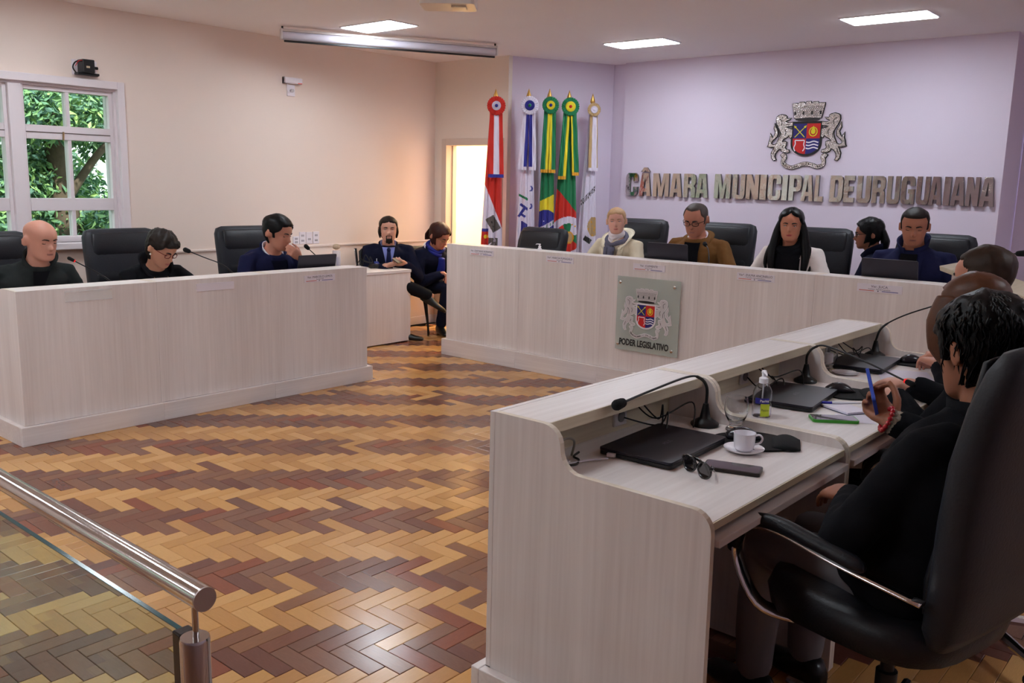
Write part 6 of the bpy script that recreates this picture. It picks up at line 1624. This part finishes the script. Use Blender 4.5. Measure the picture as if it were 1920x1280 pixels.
MB().prism(rounded_rect(0.15, 0.074, 0.01), 0, 0.009, lambda u, v, z: V((u, v * 0.8, z + v * 0.5))).build('case', mat('case_dark', (18, 18, 20), 0.3), ph_, world=False)
# woman in blue scarf by the wall
p = Person('woman in navy with blue scarf looking down by the doorway', -8, (-6.36, 6.335, 0.985), (-6.58, 6.43, 0.52), GW_, 0.232, 14, 30, 4, skin('ruddy', (190, 128, 104)), 0.18, 1.08,
           dict(L=dict(at=(-6.22, 6.36, 0.62), d=(0.3, -0.5, -0.2)), R=dict(at=(-6.24, 6.27, 0.62), d=(0.3, 0.4, -0.2))),
           dict(R=((-6.30, 6.30, 0.085), (0.8, -0.35, 0)), L=((-6.22, 6.50, 0.085), (0.8, -0.3, 0))), M_dnavy, M_trn)
p.face(B_dark, lip('rose', (168, 90, 84)), 'down'); p.glasses(M_gl_gold); p.hair(H_red, .78, .20, .06, .072, .0, 0, .02, 1.2, .02, seed=6, face_w=.22)
p.lock(H_red, [([(0, -.44, .6), (0, -.50, .3), (0, -.46, .05)], [(.30, .08), (.33, .09), (.26, .05)])])
p.scarf(M_bluescarf, 2, 0.075, 0.020); p.lock(M_bluescarf, [([tuple(p.chest(.9, .01, .03)), tuple(p.chest(.65, .02, .025)), tuple(p.chest(.38, .03, .025))], [(.10, .16), (.09, .22), (.06, .26)])], 'scarf_tail', world=True); p.collar(M_wshirt, 0.088, 0.11, 0.02, 0.04, 0.7, 0.006, 'shirt_collar')
# blonde woman
p = Person('blonde woman in cream fleece-collared coat and grey scarf', -90, (-4.315, 6.42, 1.222), (-4.35, 6.62, 0.62), GC_, 0.218, 30, 2, 3, skin('fair', (206, 156, 138)), 0.175, 1.02,
           dict(L=dict(at=(-4.18, 6.22, 0.90), d=(-0.6, -0.3, 0)), R=dict(at=(-4.52, 6.22, 0.90), d=(0.6, -0.3, 0))), None, M_cream, M_tr)
p.face(B_lt, lip('rose2', (176, 100, 96)), 'open', (70, 86, 100)); p.hair(H_blonde, .80, .42, .12, .030, .04, 0, .008, 1.0, .04)
p.lock(H_blonde, [([(0, -.44, .5), (.05, -.55, .3), (.08, -.56, 0), (.08, -.5, -.2)], [(.10, .08), (.11, .10), (.09, .08), (.04, .03)])])
p.scarf(cloth('turtleneck', (226, 220, 224)), 3, 0.050, 0.014, 0.02, 'turtleneck'); p.scarf(M_greyscarf, 2, 0.078, 0.022, -0.03)
p.lock(M_greyscarf, [([tuple(p.chest(.93, -.02, .04)), tuple(p.chest(.7, -.015, .04)), tuple(p.chest(.42, -.02, .03))], [(.14, .18), (.13, .25), (.10, .24)]), ([tuple(p.chest(.92, .03, .035)), tuple(p.chest(.7, .035, .035)), tuple(p.chest(.45, .04, .028))], [(.12, .16), (.11, .22), (.09, .20)])], 'scarf_tail', world=True)
p.collar(M_fleece, 0.105, 0.150, 0.035, 0.07, 0.55, 0.035, 'fleece_collar'); p.lapels(M_fleece, 0.075, 0.93, 0.30, 0.055, 0.016)
# man in brown jacket
p = Person('man in brown jacket and dark glasses reading at the head table', -90, (-3.55, 6.40, 1.268), (-3.57, 6.62, 0.63), GC_, 0.245, 8, 20, 0, skin('tan2', (178, 118, 96)), 0.205, 1.15,
           dict(L=dict(at=(-3.27, 6.16, 0.905), d=(-0.7, -0.2, 0)), R=dict(at=(-3.83, 6.18, 0.905), d=(0.6, -0.3, 0))), None, M_brownj, M_tr, wide=1.03)
p.face(B_dark, lip('pale', (164, 110, 98)), 'down'); p.glasses(M_gl_blk); p.hair(H_salt, .86, .46, .18, .022, .08, 0, .006, .8, -.02)
p.vpatch('sweater', M_black, 0.07, 0.97, 0.05, 0.008, 0.05); p.collar(M_wshirt, 0.074, 0.084, 0.03, 0.02, 0.9, 0.008, 'shirt_collar'); p.collar(M_brownj, 0.094, 0.135, 0.012, 0.05, 0.5, 0.012)
MB().tube([p.chest(.22, -.05, .013), p.chest(.22, .05, .013)], 0.003, 6).build('stripe', mat('stripe_red', (150, 20, 24), 0.6), p.root)
# woman with long black hair
p = Person('woman with long black hair, black scarf and white coat', -90, (-2.755, 6.40, 1.262), (-2.76, 6.60, 0.63), GC_, 0.232, 18, 4, 0, skin('olive', (190, 128, 102)), 0.18, 1.05,
           dict(L=dict(at=(-2.58, 6.22, 0.905), d=(-0.6, -0.3, 0)), R=dict(at=(-2.93, 6.22, 0.905), d=(0.6, -0.3, 0))), None, M_white, M_tr)
p.face(B_dark, lip('red', (160, 48, 58)), 'open'); p.hair(H_black, .86, .30, .05, .060, .0, .003, .012, 1.1, .09, face_w=.24, widow=.03)
p.scarf(M_black, 4, 0.088, 0.030, -0.06); p.vpatch('scarf_front', M_black, 0.11, 0.95, 0.10, 0.035, 0.085)
hp_ = []
for sg_ in (-1, 1):
    hp_.append(([(.30 * sg_, -.05, .62), (.40 * sg_, -.04, .30), (.47 * sg_, .06, -.10), (.52 * sg_, .22, -.48), (.50 * sg_, .30, -.85), (.44 * sg_, .32, -1.12)], [(.10, .15), (.13, .19), (.15, .19), (.14, .14), (.10, .10), (.03, .03)]))
    hp_.append(([(.36 * sg_, -.10, .40), (.50 * sg_, -.04, 0.0), (.66 * sg_, .12, -.40), (.70 * sg_, .2, -.75), (.62 * sg_, .24, -1.05)], [(.06, .10), (.08, .12), (.07, .09), (.06, .07), (.015, .02)]))
hp_.append(([(0, -.42, .6), (0, -.5, .2), (0, -.48, -.2), (0, -.46, -.6)], [(.30, .10), (.36, .14), (.40, .12), (.36, .05)]))
p.lock(H_black, hp_)
# man in navy coat
p = Person('man in navy coat with turned-up collar at the head table', -90, (-1.885, 6.40, 1.290), (-1.89, 6.58, 0.63), GC_, 0.240, 14, 12, 0, skin('tan3', (170, 112, 88)), 0.215, 1.15,
           dict(L=dict(at=(-1.66, 6.18, 0.905), d=(-0.6, -0.3, 0)), R=dict(at=(-2.06, 6.20, 0.905), d=(0.6, -0.3, 0))), None, M_navy, M_tr)
p.face(B_dark, lip('pale2', (142, 90, 80)), 'down'); p.hair(H_dk, .80, .52, .22, .034, .08, 0, .012, 1.25, .0, face_w=.29)
p.vpatch('sweater', M_black, 0.055, 0.97, 0.15, 0.008, 0.05); p.collar(M_navy, 0.085, 0.108, 0.085, 0.02, 0.32, 0.016); p.lapels(M_navy, 0.06, 0.97, 0.25, 0.05)
# woman turning aside behind the head table
p = Person('woman with black hair and glasses in profile, behind the head table', 180, (-2.345, 6.86, 1.205), (-2.16, 7.02, 0.62), GC_, 0.215, 24, 6, 0, skin('brown', (150, 96, 76)), 0.175, 1.0,
           dict(L=dict(at=(-2.50, 6.80, 0.86), d=(-0.5, 0.1, 0)), R=dict(at=(-2.46, 7.10, 0.80), d=(-0.5, 0, 0))), None, M_dnavy, M_trn)
p.face(B_dark, lip('pale2', (142, 90, 80)), 'open'); p.glasses(M_gl_blk); p.hair(H_black, .80, .22, .05, .080, .0, 0, .03, 1.15, .03, seed=9, face_w=.22)
p.lock(H_black, [([(0, -.46, .6), (0, -.54, .2), (0, -.52, -.1)], [(.28, .10), (.33, .16), (.24, .09)])])
p.collar(M_dnavy, 0.082, 0.095, 0.06, 0.02, 0.4, 0.014)
st = empty('stool', (-2.13, 7.02, 0.10), 0, 'low black stool under the woman in profile, hidden by the desks', 'stool')
MB().lathe([(0.17, 0.40), (0.18, 0.41), (0.18, 0.45), (0.16, 0.46)], (-2.13, 7.02, 0.10), 20).build('seat', M_leather, st, smooth=True, sharp=50)
for k in range(4): MB().tube([(-2.13 + .10 * math.cos(k * PI / 2 + .7), 7.02 + .10 * math.sin(k * PI / 2 + .7), 0.50), (-2.13 + .16 * math.cos(k * PI / 2 + .7), 7.02 + .16 * math.sin(k * PI / 2 + .7), 0.10)], 0.011, 8).build('leg', M_chrome, st)
# man with short brown hair at the far desk
p = Person('man with thinning brown hair and dark jacket at the far desk', 180, (-0.885, 3.96, 1.185), (-0.70, 3.98, 0.55), GR_, 0.250, -8, 8, 0, skin('tan', (188, 130, 108)), 0.20, 1.08,
           dict(L=dict(at=(-1.03, 4.02, 0.80), d=(-0.6, 0.62, 0.03), palm=(0, 0, -1), curl=(.35, .5, .4), size=0.19), R=dict(at=(-1.05, 4.24, 0.80), d=(-0.5, -0.2, 0.02), curl=(.5, .6, .5))), None, M_black, M_tr, vox=0.0065)
p.face(B_dark, lip('pale', (164, 110, 98)), 'open'); p.hair(hairm('brown2', (52, 38, 30)), .86, .48, .20, .032, .06, 0, .015, .9, .06, face_w=.27)
p.collar(M_char, 0.082, 0.115, 0.055, 0.02, 0.4, 0.016)
# woman with chestnut hair
p = Person('woman with straight chestnut hair and glasses at the near desk row', 180, (-0.740, 3.215, 1.135), (-0.60, 3.20, 0.53), GR_, 0.232, -8, 12, 0, skin('fair', (206, 156, 138)), 0.175, 1.0,
           dict(L=dict(at=(-0.98, 3.30, 0.795), d=(-0.5, 0.5, 0)), R=dict(at=(-1.0, 3.52, 0.795), d=(-0.6, 0.1, 0))), None, M_black, M_tr)
p.face(B_mid, lip('rose', (168, 90, 84)), 'down'); p.glasses(M_gl_blk); p.hair(H_chest, .84, .22, .05, .055, -.02, .02, .008, 1.1, .04, face_w=.22)
p.lock(H_chest, [([(-.29, .14, .72), (-.39, .20, .40), (-.41, .22, .05), (-.38, .16, -.30)], [(.10, .20), (.10, .28), (.09, .27), (.03, .10)]), ([(.30, .10, .66), (.40, .12, .35), (.42, .12, .0), (.38, .08, -.25)], [(.10, .18), (.11, .24), (.10, .22), (.03, .08)]), ([(0, -.42, .65), (0, -.52, .25), (0, -.50, -.15), (0, -.48, -.4)], [(.30, .10), (.35, .14), (.34, .10), (.28, .04)])])
# man in the foreground
W_R = V((-0.795, 2.655, 0.855))
p = Person('man with thick black hair in black coat, seated in the foreground', 160, (-0.525, 2.42, 1.135), (-0.60, 2.33, 0.54), GR_, 0.252, -16, 12, 0, skin('brown2', (146, 94, 70)), 0.215, 1.18,
           dict(R=dict(at=W_R, d=(-0.66, 0.62, 0.22), palm=(-0.35, -0.10, 0.9), thumb_side=(0.6, 0.46, 0.3), curl=(.75, .95, .6), thumb=(0.25, 0.55), size=0.195, rad=0.0092, pole=(0.2, 0.9, -0.8)),
                L=dict(at=(-0.775, 2.335, 0.715), d=(-0.75, 0.45, -0.15), palm=(0.1, 0.2, -1), curl=(.3, .4, .3), size=0.19, pole=(-0.1, -1.0, -0.6))),
           None, M_black, mat('trousers_grey', (112, 108, 110), 0.35, var=0.1), vox=0.006, jfold=0.016, jlen=0.10)
p.face(B_dark, lip('pale2', (142, 90, 80)), 'down'); p.hair(H_black, .78, .50, .14, .070, .10, 0, .028, 1.35, .02, seed=3, face_w=.26)
p.strands(H_black, 700, .26, .082, .34, .017, 3)
p.collar(M_black, 0.092, 0.115, 0.06, 0.02, 0.35, 0.018)
sh, el, wr = p.arm['R']; dv = (wr - el).normalized()
MB().tube([wr - dv * 0.055, wr - dv * 0.02, wr + dv * 0.004], [0.041, 0.039, 0.036], 18).build('cuff', mat('knit_beige', (170, 158, 142), 0.9, bump=1.0, bs=220), p.root, smooth=True)
ax1 = dv.orthogonal().normalized(); ax2 = dv.cross(ax1)
for k in range(16): 
    a = 2 * PI * k / 16; MB().ball(wr + dv * 0.012 + (ax1 * math.cos(a) + ax2 * math.sin(a)) * 0.036, 0.0075, 10, 7).build('bracelet_bead', mat('bead_red', (168, 16, 30), 0.12, coat=0.6), p.root, smooth=True)
d_, pl_ = V((-0.66, 0.62, 0.22)).normalized(), V((-0.35, -0.10, 0.9)); pl_ = (pl_ - d_ * pl_.dot(d_)).normalized()
pc_ = wr + d_ * 0.100 + pl_ * 0.045
ph_ = empty('phone', tuple(pc_ - V((0, 0, 0.04))), 0, 'phone in blue case held by the man in the foreground', 'phone', 'phones')
la_ = V((-0.42, 0.74, 0.42)).normalized(); na_ = V((0.72, 0.45, 0.32)); na_ = (na_ - la_ * na_.dot(la_)).normalized(); wa_ = na_.cross(la_)
MB().prism(rounded_rect(0.155, 0.078, 0.010), -0.005, 0.005, lambda u, v, z: pc_ + la_ * u + wa_ * v + na_ * z).build('case', mat('case_blue', (36, 70, 170), 0.4), ph_, bevel=0.002)
MB().prism(rounded_rect(0.147, 0.070, 0.008), 0.0052, 0.0056, lambda u, v, z: pc_ + la_ * u + wa_ * v + na_ * z).build('screen', mat('phone_screen', (12, 12, 14), 0.06, coat=1.0), ph_)
MB().prism(rounded_rect(0.022, 0.012, 0.004), -0.0056, -0.0052, lambda u, v, z: pc_ + la_ * (u - 0.02) + wa_ * v + na_ * z).build('emblem', mat('phone_emblem', (170, 170, 180), 0.4), ph_)
